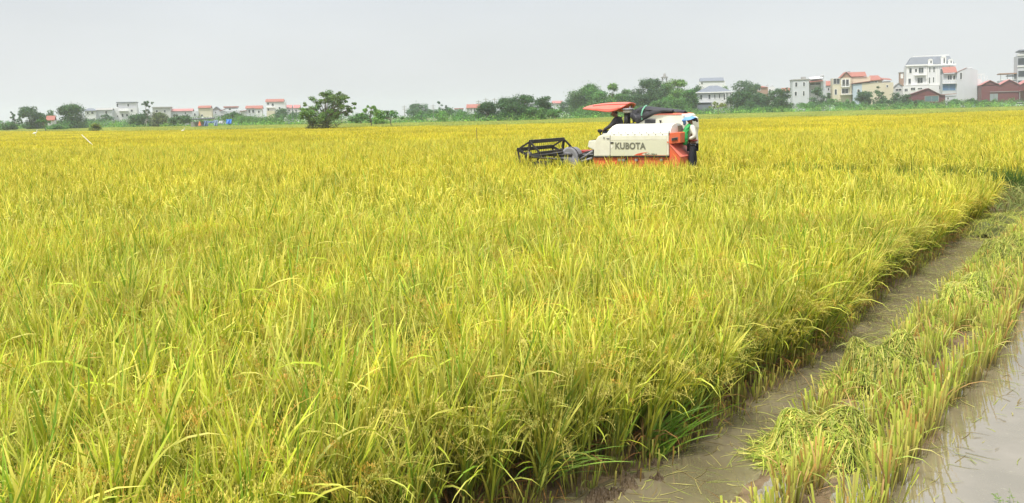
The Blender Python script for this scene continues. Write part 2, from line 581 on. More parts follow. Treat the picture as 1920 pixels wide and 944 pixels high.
def mass(name, X, Y, variants, scale, label, cat, mat, z=0.0, sz=0.08, tilt=0.07, rots=None):
    n = len(X)
    s = rng.normal(scale, sz * scale, (n, 1)) * np.ones((1, 3))
    s[:, 2] *= 1 + 0.05 * fbm(X, Y, 11, 3, 0.6)
    return scatter_object(name, np.stack([X, Y, np.full(n, z)], 1), rand_rot(n, tilt) if rots is None else rots,
                          s, rng.integers(0, len(variants), n), variants, mat, label, cat)
X, Y = points_grid(-9, 9, 1.6, 11, 0.15)
m = field_mask(X, Y) & view_mask(X, Y, 1.2)
X1, Y1 = X[m], Y[m]
X, Y = points_grid(-38, 38, 11, 48, 0.215)
keep = rng.random(len(X)) < np.interp(Y, [11, 20, 48], [1, 0.85, 0.5])
m = field_mask(X, Y) & view_mask(X, Y) & keep
X2, Y2 = X[m], Y[m]
print('hills', len(X1), len(X2))
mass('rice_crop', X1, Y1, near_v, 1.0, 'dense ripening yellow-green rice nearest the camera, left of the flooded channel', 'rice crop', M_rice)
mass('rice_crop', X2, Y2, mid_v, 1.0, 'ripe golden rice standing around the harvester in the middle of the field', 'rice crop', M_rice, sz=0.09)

# plants at the cut edge lean out over the channel
EAZ = math.atan2(EN[1], EN[0])
edge_v = [rice_hill(i, lean=(0.0, rng.uniform(0.02, 0.20)), name='rice_edge_hill') for i in range(7)]
s = np.arange(-3.5, 14.5, 0.10)
o_ = rng.uniform(-0.20, 0.06, len(s))
o_ = o_ + edge_off(s)
E = P0 + ED * s[:, None] + EN * o_[:, None]
rots = np.stack([rng.normal(0, 0.06, len(s)), rng.normal(0.08, 0.1, len(s)), EAZ + rng.normal(0, 0.8, len(s))], 1)
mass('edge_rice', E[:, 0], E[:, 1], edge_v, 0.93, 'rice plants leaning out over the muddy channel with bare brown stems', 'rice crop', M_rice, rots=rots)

# far crop in broad tiles
def rice_tile(i, cols, mat, name, size=3.0, n=850, h=(0.66, 0.98)):
    g = Geo()
    k = 16
    u = np.linspace(-size / 2, size / 2, k)
    A, B = np.meshgrid(u, u, indexing='ij')
    Z = 0.62 + 0.05 * rng.standard_normal(A.shape)
    ii = np.arange(k * k).reshape(k, k)
    Q = np.stack([ii[:-1, :-1], ii[1:, :-1], ii[1:, 1:], ii[:-1, 1:]], -1).reshape(-1, 4)
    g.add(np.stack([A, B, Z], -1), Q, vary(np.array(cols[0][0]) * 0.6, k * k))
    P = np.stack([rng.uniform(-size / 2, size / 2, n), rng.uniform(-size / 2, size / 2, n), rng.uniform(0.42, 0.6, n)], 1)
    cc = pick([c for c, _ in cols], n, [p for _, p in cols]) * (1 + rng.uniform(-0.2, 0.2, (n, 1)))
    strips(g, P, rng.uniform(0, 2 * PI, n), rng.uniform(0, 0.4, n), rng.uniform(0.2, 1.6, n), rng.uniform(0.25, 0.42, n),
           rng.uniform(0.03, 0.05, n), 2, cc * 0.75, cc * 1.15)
    # a skirt of stems round the tile
    m = 160
    t = rng.uniform(-size / 2, size / 2, m)
    sd = rng.integers(0, 4, m)
    hs = size / 2
    P = np.where((sd == 0)[:, None], np.stack([t, t * 0 - hs, t * 0], 1), np.where((sd == 1)[:, None], np.stack([t, t * 0 + hs, t * 0], 1),
        np.where((sd == 2)[:, None], np.stack([t * 0 - hs, t, t * 0], 1), np.stack([t * 0 + hs, t, t * 0], 1))))
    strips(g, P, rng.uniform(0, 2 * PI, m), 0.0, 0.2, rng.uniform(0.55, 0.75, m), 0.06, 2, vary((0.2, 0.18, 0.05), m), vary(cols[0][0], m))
    return g.build(f'{name}_{i:02d}', mat, link=False)
FARC = [((0.53, 0.535, 0.058), 0.55), ((0.61, 0.56, 0.09), 0.33), ((0.34, 0.42, 0.05), 0.12)]
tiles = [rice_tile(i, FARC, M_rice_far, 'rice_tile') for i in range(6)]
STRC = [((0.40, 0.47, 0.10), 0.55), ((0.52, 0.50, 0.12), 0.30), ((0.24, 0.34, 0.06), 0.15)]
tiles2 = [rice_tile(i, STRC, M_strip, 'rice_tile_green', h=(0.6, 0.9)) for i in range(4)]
def tile_points(y0, y1, cond, size=2.85):
    xs = np.arange(-330, 330, size)
    ys = np.arange(y0, y1, size)
    X, Y = np.meshgrid(xs, ys)
    X, Y = X.ravel(), Y.ravel()
    m = cond(X, Y) & view_mask(X, Y, 4, 0.74)
    return X[m], Y[m]
X, Y = tile_points(48.5, 240, lambda x, y: beyond(x, y, BANKW) < -2.0)
print('tiles', len(X))
n = len(X)
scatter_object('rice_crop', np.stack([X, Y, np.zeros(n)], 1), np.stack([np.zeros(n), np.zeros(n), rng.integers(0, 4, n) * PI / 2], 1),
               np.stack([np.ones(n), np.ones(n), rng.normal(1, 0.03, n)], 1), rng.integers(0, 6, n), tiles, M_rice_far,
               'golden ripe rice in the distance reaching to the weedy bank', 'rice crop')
X, Y = tile_points(100, 430, lambda x, y: (beyond(x, y, BANKW) > 2.5) & (beyond(x, y, BELTW) < 4))
print('tiles2', len(X))
n = len(X)
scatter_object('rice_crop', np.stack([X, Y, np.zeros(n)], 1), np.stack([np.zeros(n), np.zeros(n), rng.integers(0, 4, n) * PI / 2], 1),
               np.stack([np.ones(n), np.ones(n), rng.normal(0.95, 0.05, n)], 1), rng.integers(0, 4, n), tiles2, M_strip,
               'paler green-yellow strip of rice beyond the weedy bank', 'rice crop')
# ------------------------------------------------------------------ weeds on the bank
M_weed = leaf_mat('bank_weeds_leaf', 0.25, 0.6, 0.4)
g = Geo()
xs = np.arange(-190, 190, 0.35)
ys = np.interp(xs, BANKW[:, 0], BANKW[:, 1])
keep = np.abs(xs) < 0.74 * ys + 4
xs, ys = xs[keep], ys[keep]
dens = fbm(xs, ys, 21, 4, 0.35)
for rep in range(7):
    n = len(xs)
    P = np.stack([xs + rng.normal(0, 0.3, n), ys + rng.normal(0, 0.7, n), np.zeros(n)], 1)
    hh = 0.55 + 0.25 * np.clip(dens, -1, 1) + rng.uniform(0, 0.35, n)
    dk = (dens + rng.normal(0, 0.4, n) > 0.1)[:, None]
    c = np.where(dk, vary((0.13, 0.14, 0.04), n), vary((0.34, 0.33, 0.09), n))
    strips(g, P, rng.uniform(0, 2 * PI, n), rng.uniform(0, 0.3, n), rng.uniform(0.2, 1.2, n), hh * 1.2, 0.10, 2, c * 0.8, c)
clx = rng.uniform(-150, 150, 90)
for cx in clx:
    cy = np.interp(cx, BANKW[:, 0], BANKW[:, 1])
    if abs(cx) > 0.74 * cy: continue
    n = int(rng.integers(15, 60))
    P = np.stack([cx + rng.normal(0, 0.8, n), cy - 0.5 + rng.normal(0, 0.4, n), rng.uniform(0.0, 0.5, n)], 1)
    c = vary((0.11, 0.15, 0.04), n, 0.3)
    strips(g, P, rng.uniform(0, 2 * PI, n), rng.uniform(0, 0.8, n), rng.uniform(0.5, 1.8, n), rng.uniform(0.3, 0.85, n), 0.14, 2, c, c * 1.2)
tag(g.build('bank_grass', M_weed), 'rough grass and dark weeds along the low bank across the field', 'grass', None, 'stuff')
# ------------------------------------------------------------------ stubble, straw, mud along the channel
M_straw = leaf_mat('cut_straw', 0.3, 0.6, 3.0)
def draped(g, x, y, az, curv, L, width, zfun, segs, c0, c1, lift=0.004):
    """strands that lie over a surface"""
    n = len(x)
    P = np.stack([x, y], 1).astype(float)
    a = np.broadcast_to(az, n).astype(float).copy()
    L = np.broadcast_to(L, n); width = np.broadcast_to(width, n); curv = np.broadcast_to(curv, n)
    li = rng.uniform(0, lift, n) * 3 + lift
    ph = rng.uniform(0, 2 * PI, n)
    V, C = [], []
    for i in range(segs + 1):
        t = i / segs
        if i:
            a = a + curv / segs
            P = P + np.stack([np.cos(a), np.sin(a)], 1) * (L / segs)[:, None]
        z = zfun(P[:, 0], P[:, 1]) + li + 0.012 * np.sin(ph + t * 5) * (lift > 0.003)
        tl = rng.uniform(-0.5, 0.5, n)
        s = np.stack([-np.sin(a) * np.cos(tl), np.cos(a) * np.cos(tl), np.sin(tl)], 1)
        hw = (width * 0.5 * (1 - 0.75 * t ** 3))[:, None] * s
        p = np.stack([P[:, 0], P[:, 1], z], 1)
        V += [p - hw, p + hw]
        cc = c0 + (c1 - c0) * t
        C += [cc, cc]
    V = np.stack(V, 1).reshape(-1, 3)
    C = np.stack(C, 1).reshape(-1, 3)
    k = 2 * (segs + 1)
    q = np.array([[2 * i, 2 * i + 1, 2 * i + 3, 2 * i + 2] for i in range(segs)])
    g.add(V, (np.arange(n)[:, None, None] * k + q[None]).reshape(-1, 4), C)

HEAPS = [(1540, 852, 0.33), (1655, 722, 0.36), (1812, 590, 0.45), (1888, 508, 0.5)]
def stub_row(o0, s0, s1, hgt, label, spread=0.030, sp=0.14, per=25, loose=0.5, hvar=0.16):
    g = Geo()
    ss = np.arange(s0, s1, sp)
    ss = ss + rng.uniform(-0.02, 0.02, len(ss))
    ss = ss[rng.random(len(ss)) < 0.9]
    for (hp, hq, hr) in HEAPS:
        c_ = ground_at(hp, hq)
        q_ = P0 + ED * ss[:, None] + EN * o0
        ss = ss[np.hypot(q_[:, 0] - c_[0], q_[:, 1] - c_[1]) > hr]
    oo = o0 + (edge_off(ss) if o0 < 0.1 else 0) + 0.03 * np.sin(ss * 1.7 + o0 * 9) + rng.normal(0, 0.025, len(ss))
    n = per
    K = np.repeat(np.arange(len(ss)), n)
    m = len(K)
    c = P0 + ED * ss[K][:, None] + EN * oo[K][:, None] + rng.normal(0, spread, (m, 2))
    h = np.abs(rng.normal(hgt, hgt * hvar, m)) * np.interp(rng.random(len(ss)), [0, 1], [0.75, 1.2])[K]
    az = np.arctan2(c[:, 1] - (P0 + ED * ss[K][:, None] + EN * oo[K][:, None])[:, 1], c[:, 0] - (P0 + ED * ss[K][:, None] + EN * oo[K][:, None])[:, 0])
    th = rng.uniform(0.02, 0.26, m)
    base = np.concatenate([c, np.full((m, 1), 0.0)], 1)
    top = pick([(0.52, 0.57, 0.09), (0.66, 0.60, 0.15), (0.34, 0.46, 0.05), (0.52, 0.31, 0.08)], m, [0.42, 0.28, 0.18, 0.12]) * (1 + rng.uniform(-0.15, 0.15, (m, 1)))
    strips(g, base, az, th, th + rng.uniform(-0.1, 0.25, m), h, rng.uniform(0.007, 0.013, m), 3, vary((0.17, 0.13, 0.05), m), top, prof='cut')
    # a few whole leaves, bent outwards, some rust-coloured
    k = int(m * loose * 0.5)
    j = rng.integers(0, m, k)
    cc = pick([(0.40, 0.48, 0.09), (0.52, 0.32, 0.12), (0.55, 0.50, 0.16)], k, [0.45, 0.3, 0.25])
    strips(g, base[j] + np.array([0, 0, 1.0]) * (h[j] * rng.uniform(0.1, 0.6, k))[:, None], rng.uniform(0, 2 * PI, k), rng.uniform(0.1, 0.6, k),
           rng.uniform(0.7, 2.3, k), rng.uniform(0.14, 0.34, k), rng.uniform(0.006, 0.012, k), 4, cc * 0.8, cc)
    return tag(g.build('rice_stubble', M_straw), label, 'rice stubble', None, 'stuff')
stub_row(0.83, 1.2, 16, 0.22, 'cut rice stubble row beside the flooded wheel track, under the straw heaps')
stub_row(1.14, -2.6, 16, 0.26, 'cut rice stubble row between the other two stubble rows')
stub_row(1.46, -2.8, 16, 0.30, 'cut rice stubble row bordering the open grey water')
# (under the standing rice's edge)
stub_row(0.02, -0.9, 14, 0.13, 'short trodden stubs along the foot of the standing rice', spread=0.05, sp=0.09, per=15, loose=0.15, hvar=0.35)
# a low tuft right in front of the camera at the bottom edge
for px, lb in ((1385, 'leftmost short pale cut tuft standing in the water at the bottom border'), (1432, 'middle short pale cut tuft standing in the water at the bottom border'),
               (1465, 'rightmost short pale cut tuft in the water at the bottom border, beside the stubble')):
    g = Geo()
    c = ground_at(px, 985)
    n = 9
    b = np.tile(c, (n, 1)) + rng.normal(0, 0.018, (n, 3)) * np.array([1, 1, 0])
    cc = vary((0.52, 0.54, 0.12), n)
    strips(g, b, rng.uniform(0, 2 * PI, n), 0.05, rng.uniform(0.1, 0.3, n), rng.uniform(0.10, 0.16, n), 0.012, 3, cc * 0.7, cc, prof='cut')
    tag(g.build('stubble_tuft', M_straw), lb, 'stubble tuft', 'cut tufts in front of the camera')

def mound(cx, cy, ra, rb, ang, h):
    ca, sa = math.cos(ang), math.sin(ang)
    def f(x, y):
        u = ((x - cx) * ca + (y - cy) * sa) / ra
        v = (-(x - cx) * sa + (y - cy) * ca) / rb
        u = u + 0.16 * np.sin(y * 13 + cx) ; v = v + 0.18 * np.sin(x * 11 + cy * 3)
        r = (u * u + v * v) * (1 + 0.25 * np.sin(x * 17 + y * 9))
        return 0.02 + h * np.clip(1 - r, 0, 1) ** 0.8 * (1 + 0.45 * fbm(x, y, int(abs(cx) * 50), 3, 9))
    return f
EA = math.atan2(ED[1], ED[0])
def heap(px, py, ra, rb, ang, h, n, label, name='straw_heap', cat='straw heap', green=1.0, spread=1.22):
    c = ground_at(px, py, 0.0)
    zf = mound(0, 0, ra, rb, ang, h)
    g = Geo()
    ca, sa = math.cos(ang), math.sin(ang)
    # the packed body under the loose strands
    k = 26
    u = np.linspace(-1, 1, k)
    A, B = np.meshgrid(u, u, indexing='ij')
    r = np.sqrt(A * A + B * B)
    f = np.where(r > 0, np.maximum(abs(A), abs(B)) / np.maximum(r, 1e-6), 1)
    A, B = A * f * 0.93, B * f * 0.93
    X = A * ra * ca - B * rb * sa
    Y = A * ra * sa + B * rb * ca
    Z = zf(X, Y) - 0.012
    ii = np.arange(k * k).reshape(k, k)
    Q = np.stack([ii[:-1, :-1], ii[1:, :-1], ii[1:, 1:], ii[:-1, 1:]], -1).reshape(-1, 4)
    g.add(np.stack([X, Y, Z], -1), Q, (0.16, 0.17, 0.05))
    rr = np.sqrt(rng.uniform(0, 1, n)) * spread
    tt = rng.uniform(0, 2 * PI, n)
    x = rr * np.cos(tt) * ra * ca - rr * np.sin(tt) * rb * sa
    y = rr * np.cos(tt) * ra * sa + rr * np.sin(tt) * rb * ca
    az = ang + rng.normal(0, 0.8, n) + PI * rng.integers(0, 2, n)
    lo = rng.random(n) < 0.25
    az = np.where(lo, rng.uniform(0, 2 * PI, n), az)
    L = rng.uniform(0.12, 0.34, n)
    x -= np.cos(az) * L * 0.5
    y -= np.sin(az) * L * 0.5
    cc = pick([(0.44, 0.52, 0.07), (0.64, 0.62, 0.15), (0.20, 0.28, 0.04), (0.56, 0.44, 0.11)], n, [0.35, 0.27, 0.22, 0.16]) * (1 + rng.uniform(-0.35, 0.35, (n, 1)))
    draped(g, x, y, az, rng.normal(0, 1.1, n), L, rng.uniform(0.003, 0.0075, n), zf, 6, cc * 0.9, cc * 1.1, lift=0.008)
    ns = n // 7
    rr = np.sqrt(rng.uniform(0, 1, ns)) * 0.95; tt = rng.uniform(0, 2 * PI, ns)
    x = rr * np.cos(tt) * ra * ca - rr * np.sin(tt) * rb * sa; y = rr * np.cos(tt) * ra * sa + rr * np.sin(tt) * rb * ca
    cs = pick([(0.42, 0.46, 0.10), (0.56, 0.53, 0.18)], ns, [0.6, 0.4])
    strips(g, np.stack([x, y, zf(x, y)], 1), rng.uniform(0, 2 * PI, ns), rng.uniform(0.5, 1.3, ns), rng.uniform(1.3, 2.4, ns), rng.uniform(0.08, 0.2, ns), rng.uniform(0.004, 0.008, ns), 4, cs * 0.8, cs)
    o = g.build(name, M_straw)
    o.location = (c[0], c[1], 0)
    return tag(o, label, cat, 'heaps of cut rice straw')
heap(1540, 852, 0.38, 0.24, EA - 0.5, 0.23, 2100, 'low sprawling heap of green cut straw nearest the camera, reaching into the channel')
heap(1655, 722, 0.42, 0.27, EA - 0.3, 0.33, 2100, 'rounded heap of green cut straw standing alone between two gaps, second from the camera')
heap(1812, 590, 0.70, 0.22, EA, 0.34, 2500, 'longer heap of cut straw on the stubble where the channel narrows, third from the camera')
heap(1888, 508, 1.1, 0.34, EA - 0.05, 0.36, 3400, 'broad bank of pale cut straw at the right border, beyond three smaller heaps')
heap(1905, 432, 1.5, 0.7, EA - 0.1, 0.22, 2500, 'farthest flattened bank of cut straw, by the bend of the rice edge', spread=1.15)
# loose straw on the water
g = Geo()
def water_straw(n, s0, s1, o0, o1, L=(0.05, 0.26)):
    s = rng.uniform(s0, s1, n)
    o = rng.uniform(o0, o1, n)
    P = P0 + ED * s[:, None] + EN * o[:, None]
    cc = pick([(0.36, 0.40, 0.10), (0.50, 0.46, 0.16), (0.28, 0.22, 0.09)], n, [0.4, 0.35, 0.25])
    draped(g, P[:, 0], P[:, 1], EA + rng.normal(0, 1.0, n), rng.normal(0, 0.5, n), rng.uniform(*L, n), rng.uniform(0.003, 0.008, n),
           lambda x, y: np.full(len(x), 0.021), 3, cc, cc, lift=0.002)
water_straw(750, -2, 6, 0.05, 0.75)
water_straw(1500, 3.5, 15, 0.05, 0.7)
water_straw(200, -3, 4, 1.5, 1.85, (0.05, 0.2))
water_straw(25, -3, 6, 1.8, 3.5, (0.05, 0.22))
water_straw(300, -3.5, 0.2, -0.2, 0.5)
water_straw(500, -3, 12, 0.85, 1.45)
tag(g.build('floating_straw', M_straw), 'loose straw scattered and floating on the muddy water', 'straw', None, 'stuff')

# trampled and fallen rice where the swath meets the channel
g = Geo()
n = 9000
s = rng.uniform(12.5, 26, n)
o = rng.uniform(-0.3, 5.5, n)
P = P0 + ED * s[:, None] + EN * o[:, None]
a_, b_ = hl(P[:, 0], P[:, 1])
k = b_ > -1.1
P = P[k]
n = len(P)
hz = 0.25 + 0.2 * np.clip(fbm(P[:, 0], P[:, 1], 31, 3, 1.3), -0.8, 1)
cc = pick([(0.20, 0.27, 0.05), (0.32, 0.36, 0.09), (0.36, 0.27, 0.08), (0.44, 0.44, 0.12)], n, [0.35, 0.3, 0.15, 0.2]) * (1 + rng.uniform(-0.2, 0.2, (n, 1)))
strips(g, np.concatenate([P, rng.uniform(0.0, 0.3, (n, 1))], 1), rng.uniform(0, 2 * PI, n), rng.uniform(0.1, 1.1, n), rng.uniform(0.9, 2.2, n),
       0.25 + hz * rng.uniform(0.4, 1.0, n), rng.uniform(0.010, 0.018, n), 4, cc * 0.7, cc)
# straw and stubs in the harvested swath behind the machine
n = 6500
a_ = rng.uniform(-16, -1.8, n)
b_ = rng.uniform(-1.25, 1.25, n)
P = HO + HX * a_[:, None] + HY * b_[:, None]
cc = vary((0.30, 0.30, 0.09), n, 0.3)
strips(g, np.concatenate([P, np.zeros((n, 1))], 1), rng.uniform(0, 2 * PI, n), rng.uniform(0.0, 0.4, n), rng.uniform(0.1, 1.2, n),
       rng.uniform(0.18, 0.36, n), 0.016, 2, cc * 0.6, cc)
n = 5200
a_ = rng.uniform(-17, -2.5, n)
b_ = rng.uniform(-1.75, -0.9, n)
P = HO + HX * a_[:, None] + HY * b_[:, None]
k = fbm(P[:, 0], P[:, 1], 77, 3, 1.1) > -0.25
P = P[k]; n = len(P)
cc = vary((0.13, 0.24, 0.035), n, 0.3)  # dark green tufts added to draw the shaded front of the far rice
strips(g, np.concatenate([P, np.zeros((n, 1))], 1), rng.uniform(0, 2 * PI, n), rng.uniform(0.0, 0.3, n), rng.uniform(0.1, 0.9, n),
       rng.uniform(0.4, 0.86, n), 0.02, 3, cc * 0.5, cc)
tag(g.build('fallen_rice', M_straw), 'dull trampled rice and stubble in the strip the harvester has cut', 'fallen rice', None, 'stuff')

# dark green rice bent over the channel near the camera
g = Geo()
c = ground_at(1205, 862)
n = 75
b = np.tile(c, (n, 1)) + rng.normal(0, 0.05, (n, 3)) * np.array([1, 1, 0])
cc = vary((0.20, 0.36, 0.045), n, 0.2)
az0 = math.atan2(ED[1], ED[0]) - 0.5
strips(g, b, az0 + rng.normal(0, 0.22, n), rng.uniform(0.5, 0.9, n), rng.uniform(0.9, 1.7, n), rng.uniform(0.35, 0.68, n), rng.uniform(0.008, 0.014, n), 6, cc * 0.7, cc * 1.1)
n = 34
c = ground_at(1010, 930)
b = np.tile(c, (n, 1)) + rng.normal(0, 0.05, (n, 3)) * np.array([1, 1, 0]) + np.array([0, 0, 0.12])
cc = vary((0.24, 0.38, 0.06), n, 0.2)
strips(g, b, 0.15 + rng.normal(0, 0.35, n), rng.uniform(0.7, 1.1, n), rng.uniform(1.3, 2.0, n), rng.uniform(0.3, 0.6, n), rng.uniform(0.009, 0.014, n), 6, cc * 0.7, cc * 1.1)
tag(g.build('bent_rice_clump', M_rice), 'fresh dark green rice bent down over the channel by the mud clods', 'rice plant')

M_clod = material('dark_wet_mud', lambda t: mud_shader(t, 0.55))
def clod(px, py, r, h, seed, label, m=None):
    c = ground_at(px, py)
    k = 60
    u = np.linspace(-1, 1, k)
    A, B = np.meshgrid(u, u, indexing='ij')
    r0 = np.sqrt(A * A + B * B)
    f = np.maximum(abs(A), abs(B)) / np.maximum(r0, 1e-6)
    A, B = A * f, B * f
    th = np.arctan2(B, A)
    o_ = 1 + 0.16 * np.sin(2 * th + seed) + 0.12 * np.sin(5 * th + 2 * seed) + 0.06 * np.sin(9 * th)
    X, Y = A * r * 1.35 * o_, B * r * 0.95 * o_
    rr = np.clip(1 - A * A - B * B, 0, 1)
    nz_ = np.abs(fbm(X, Y, seed, 4, 60)) + 0.5 * np.abs(fbm(X, Y, seed + 1, 3, 190))
    Z = 0.85 * h * rr ** 0.55 * (0.45 + 1.1 * nz_) + 0.22 * h * fbm(X, Y, seed + 9, 3, 300) * rr ** 0.5 - 0.012
    ii = np.arange(k * k).reshape(k, k)
    Q = np.stack([ii[:-1, :-1], ii[1:, :-1], ii[1:, 1:], ii[:-1, 1:]], -1).reshape(-1, 4)
    g = Geo()
    g.add(np.stack([X, Y, Z], -1), Q)
    o = g.build('mud_clod', M_clod, smooth=True)
    o.location = (c[0], c[1], 0.015)
    o.rotation_euler.z = seed
    tag(o, label, 'mud clod', 'mud clods at the foot of the rice')
clod(1120, 942, 0.085, 0.06, 1, 'broad brown mud clod cut by the bottom border of the photo')
clod(1155, 934, 0.06, 0.05, 7, 'brown mud clod between the broad one and the dark shiny one')
clod(1176, 914, 0.065, 0.065, 2, 'darkest, wettest mud clod of the group')
clod(1198, 902, 0.03, 0.045, 3, 'small brown mud clod touching the far side of the darkest one')
clod(1233, 905, 0.042, 0.04, 4, 'small mud clod standing alone in the channel water')
clod(1230, 876, 0.045, 0.05, 5, 'grey mud clod farthest from the camera, at the foot of the stubs')

# weed in the corner
g = Geo()
c = ground_at(1893, 968)
n = 7
b = np.tile(c, (n, 1)) + rng.normal(0, 0.03, (n, 3)) * np.array([1, 1, 0])
tips = strips(g, b, rng.uniform(0, 2 * PI, n), 0.1, rng.uniform(0.3, 1.1, n), rng.uniform(0.08, 0.17, n), 0.003, 3, vary((0.2, 0.2, 0.06), n), vary((0.2, 0.3, 0.06), n), prof='stem')
k = rng.integers(0, n, 70)
f = rng.uniform(0.2, 1, 70)[:, None]
strips(g, b[k] + (tips[k] - b[k]) * f, rng.uniform(0, 2 * PI, 70), rng.uniform(0.6, 1.3, 70), rng.uniform(1.2, 1.8, 70), rng.uniform(0.012, 0.03, 70), 0.007, 2,
       vary((0.16, 0.28, 0.05), 70), vary((0.22, 0.34, 0.06), 70))
tag(g.build('water_weed', M_rice), 'tiny leafy green weed standing alone in the open water', 'weed')

# stakes in the crop
def tube(g, pts, r, n=8, col=(1, 1, 1), r1=None, cap=True):
    pts = np.asarray(pts, dtype=float)
    r1 = r if r1 is None else r1
    m = len(pts)
    rings = []
    up = np.array([0, 0, 1.0])
    for i in range(m):
        d = pts[min(i + 1, m - 1)] - pts[max(i - 1, 0)]
        d = d / (np.linalg.norm(d) + 1e-9)
        a = np.cross(d, up if abs(d[2]) < 0.9 else np.array([1.0, 0, 0]))
        a /= np.linalg.norm(a)
        b = np.cross(a, d)
        rr = r + (r1 - r) * i / max(1, m - 1)
        th = np.arange(n) * 2 * PI / n
        rings.append(pts[i] + rr * (np.cos(th)[:, None] * a + np.sin(th)[:, None] * b))
    V = np.concatenate(rings)
    Q = []
    for i in range(m - 1):
        for j in range(n):
            Q.append([i * n + j, i * n + (j + 1) % n, (i + 1) * n + (j + 1) % n, (i + 1) * n + j])
    if cap:
        V = np.concatenate([V, pts[:1], pts[-1:]])
        a, b = m * n, m * n + 1
        for j in range(0, n, 2):
            Q.append([a, (j + 2) % n, (j + 1) % n, j])
            e = (m - 1) * n
            Q.append([b, e + j, e + (j + 1) % n, e + (j + 2) % n])
    g.add(V, np.array(Q), col)
M_cane = paint('bamboo_cane', (0.20, 0.14, 0.07), 0.7)
M_whitewood = paint('pale_peeled_wood', (0.75, 0.70, 0.58), 0.6, 0.2)
def stake(px0, py0, px1, py1, D, r, mat, label, name='bamboo_stake'):
    t_ = at_depth(px1, py1, D)
    b_ = at_depth(px0, py0, D)
    d = (t_ - b_)
    base = b_ - d / max(abs(d[2]), 1e-3) * (b_[2])
    g = Geo()
    mid = (base + t_) / 2 + np.array([0.012, 0, 0])
    tube(g, [base - base, mid - base, t_ - base], r, 6, r1=r * 0.6)
    o = g.build(name, mat)
    o.location = base
    tag(o, label, 'stake')
stake(175, 274, 153, 253, 54, 0.045, M_whitewood, 'pale leaning pole sticking out of the golden rice on the left', 'leaning_pole')
stake(895, 274, 893, 240, 42, 0.022, M_cane, 'thin brown stake in the rice, nearer of the two, left of the harvester')
stake(951, 252, 950, 232, 62, 0.022, M_cane, 'fainter thin stake in the rice just in front of the bank')
# ------------------------------------------------------------------ the combine harvester (x forward, y towards its left side = the camera, z up)
HV = bpy.data.objects.new('combine_harvester', None)
COL.objects.link(HV)
HV.location = (HO[0], HO[1], 0)
HV.rotation_euler.z = HEAD
tag(HV, 'cream and orange combine harvester cutting its way through the golden rice', 'combine harvester')
def L(px, py, y):
    """machine coordinates (x, z) of a pixel on the lengthwise plane y"""
    d = ray(px, py)
    q0 = np.array([CAM[0] - HO[0], CAM[1] - HO[1]])
    t = (y - q0 @ HY) / (d[:2] @ HY)
    return float((q0 + d[:2] * t) @ HX), float(CAM[2] + d[2] * t)
def bevel(o, w=0.012, seg=2):
    m = o.modifiers.new('bevel', 'BEVEL'); m.width = w; m.segments = seg; m.limit_method = 'ANGLE'
    return o
def prism(name, pix, ynear, yfar, mat, parent=HV, bev=0.012, yp=None):
    P = [L(a, b, ynear if yp is None else yp) for a, b in pix]
    n = len(P)
    g = Geo()
    V = [(x, ynear, z) for x, z in P] + [(x, yfar, z) for x, z in P]
    g.add(V, [[i, (i + 1) % n, (i + 1) % n + n, i + n] for i in range(n)])
    me = g.build(name, mat, parent)
    import bmesh
    bm = bmesh.new(); bm.from_mesh(me.data); bm.verts.ensure_lookup_table()
    bm.faces.new([bm.verts[i] for i in range(n)]); bm.faces.new([bm.verts[i + n] for i in reversed(range(n))])
    bmesh.ops.recalc_face_normals(bm, faces=bm.faces)
    bm.to_mesh(me.data); bm.free()
    if bev: bevel(me, bev)
    return me
def lbox(name, mat, x0, x1, y0, y1, z0, z1, parent=HV, bev=0.01):
    g = Geo(); box(g, x0, x1, y0, y1, z0, z1)
    o = g.build(name, mat, parent)
    if bev: bevel(o, bev)
    return o
def ltube(name, mat, pts, r, n=10, r1=None, parent=HV, smooth=True):
    g = Geo(); tube(g, pts, r, n, r1=r1)
    return g.build(name, mat, parent, smooth=smooth)
def L3(px, py, y):
    x, z = L(px, py, y)
    return np.array([x, y, z])
MC = paint('cream_paint', (0.72, 0.71, 0.60), 0.42, 0.4, scale=2.5, dirtcol=(0.42, 0.37, 0.26))
MC2 = paint('cream_cover', (0.72, 0.71, 0.63), 0.35, 0.25, scale=3)
MCd = paint('cream_door', (0.60, 0.60, 0.46), 0.32, 0.25, scale=2, dirtcol=(0.68, 0.66, 0.54))
MO = paint('orange_paint', (0.70, 0.12, 0.045), 0.45, 0.5, scale=4, dirtcol=(0.30, 0.17, 0.10))
MO2 = paint('faded_orange_paint', (0.78, 0.19, 0.13), 0.5, 0.25, scale=4, dirtcol=(0.75, 0.34, 0.28))  # paler orange, used on the chute top and the tank rim
MK = paint('black_iron', (0.018, 0.018, 0.018), 0.5, 0.4, scale=9, dirtcol=(0.07, 0.055, 0.04))
MG = paint('grey_plastic', (0.20, 0.20, 0.22), 0.4, 0.3, scale=5, dirtcol=(0.30, 0.28, 0.25))
MT = paint('black_rubber', (0.03, 0.03, 0.03), 0.8, 0.6, scale=6, dirtcol=(0.14, 0.11, 0.08))
MDR = paint('dark_red_paint', (0.35, 0.04, 0.03), 0.45, 0.3)
MLT = paint('dark_lettering', (0.16, 0.16, 0.12), 0.5, 0.0)
MLI = paint('grey_lettering', (0.36, 0.36, 0.28), 0.5, 0.0)
MRED = paint('red_decal', (0.62, 0.09, 0.04), 0.4, 0.0)
YN = 0.95
body = prism('thresher_body', [(1112.6, 294), (1113.5, 274), (1117, 262), (1121, 256.5), (1127, 253.6), (1134, 252.3), (1253.5, 251.3), (1254, 293.2)], YN, 0.02, MC, bev=0.03)
prism('side_door', [(1145, 293), (1145, 264.3), (1250, 263.6), (1250.5, 292.3)], YN + 0.012, YN - 0.01, MCd, body, 0.008)
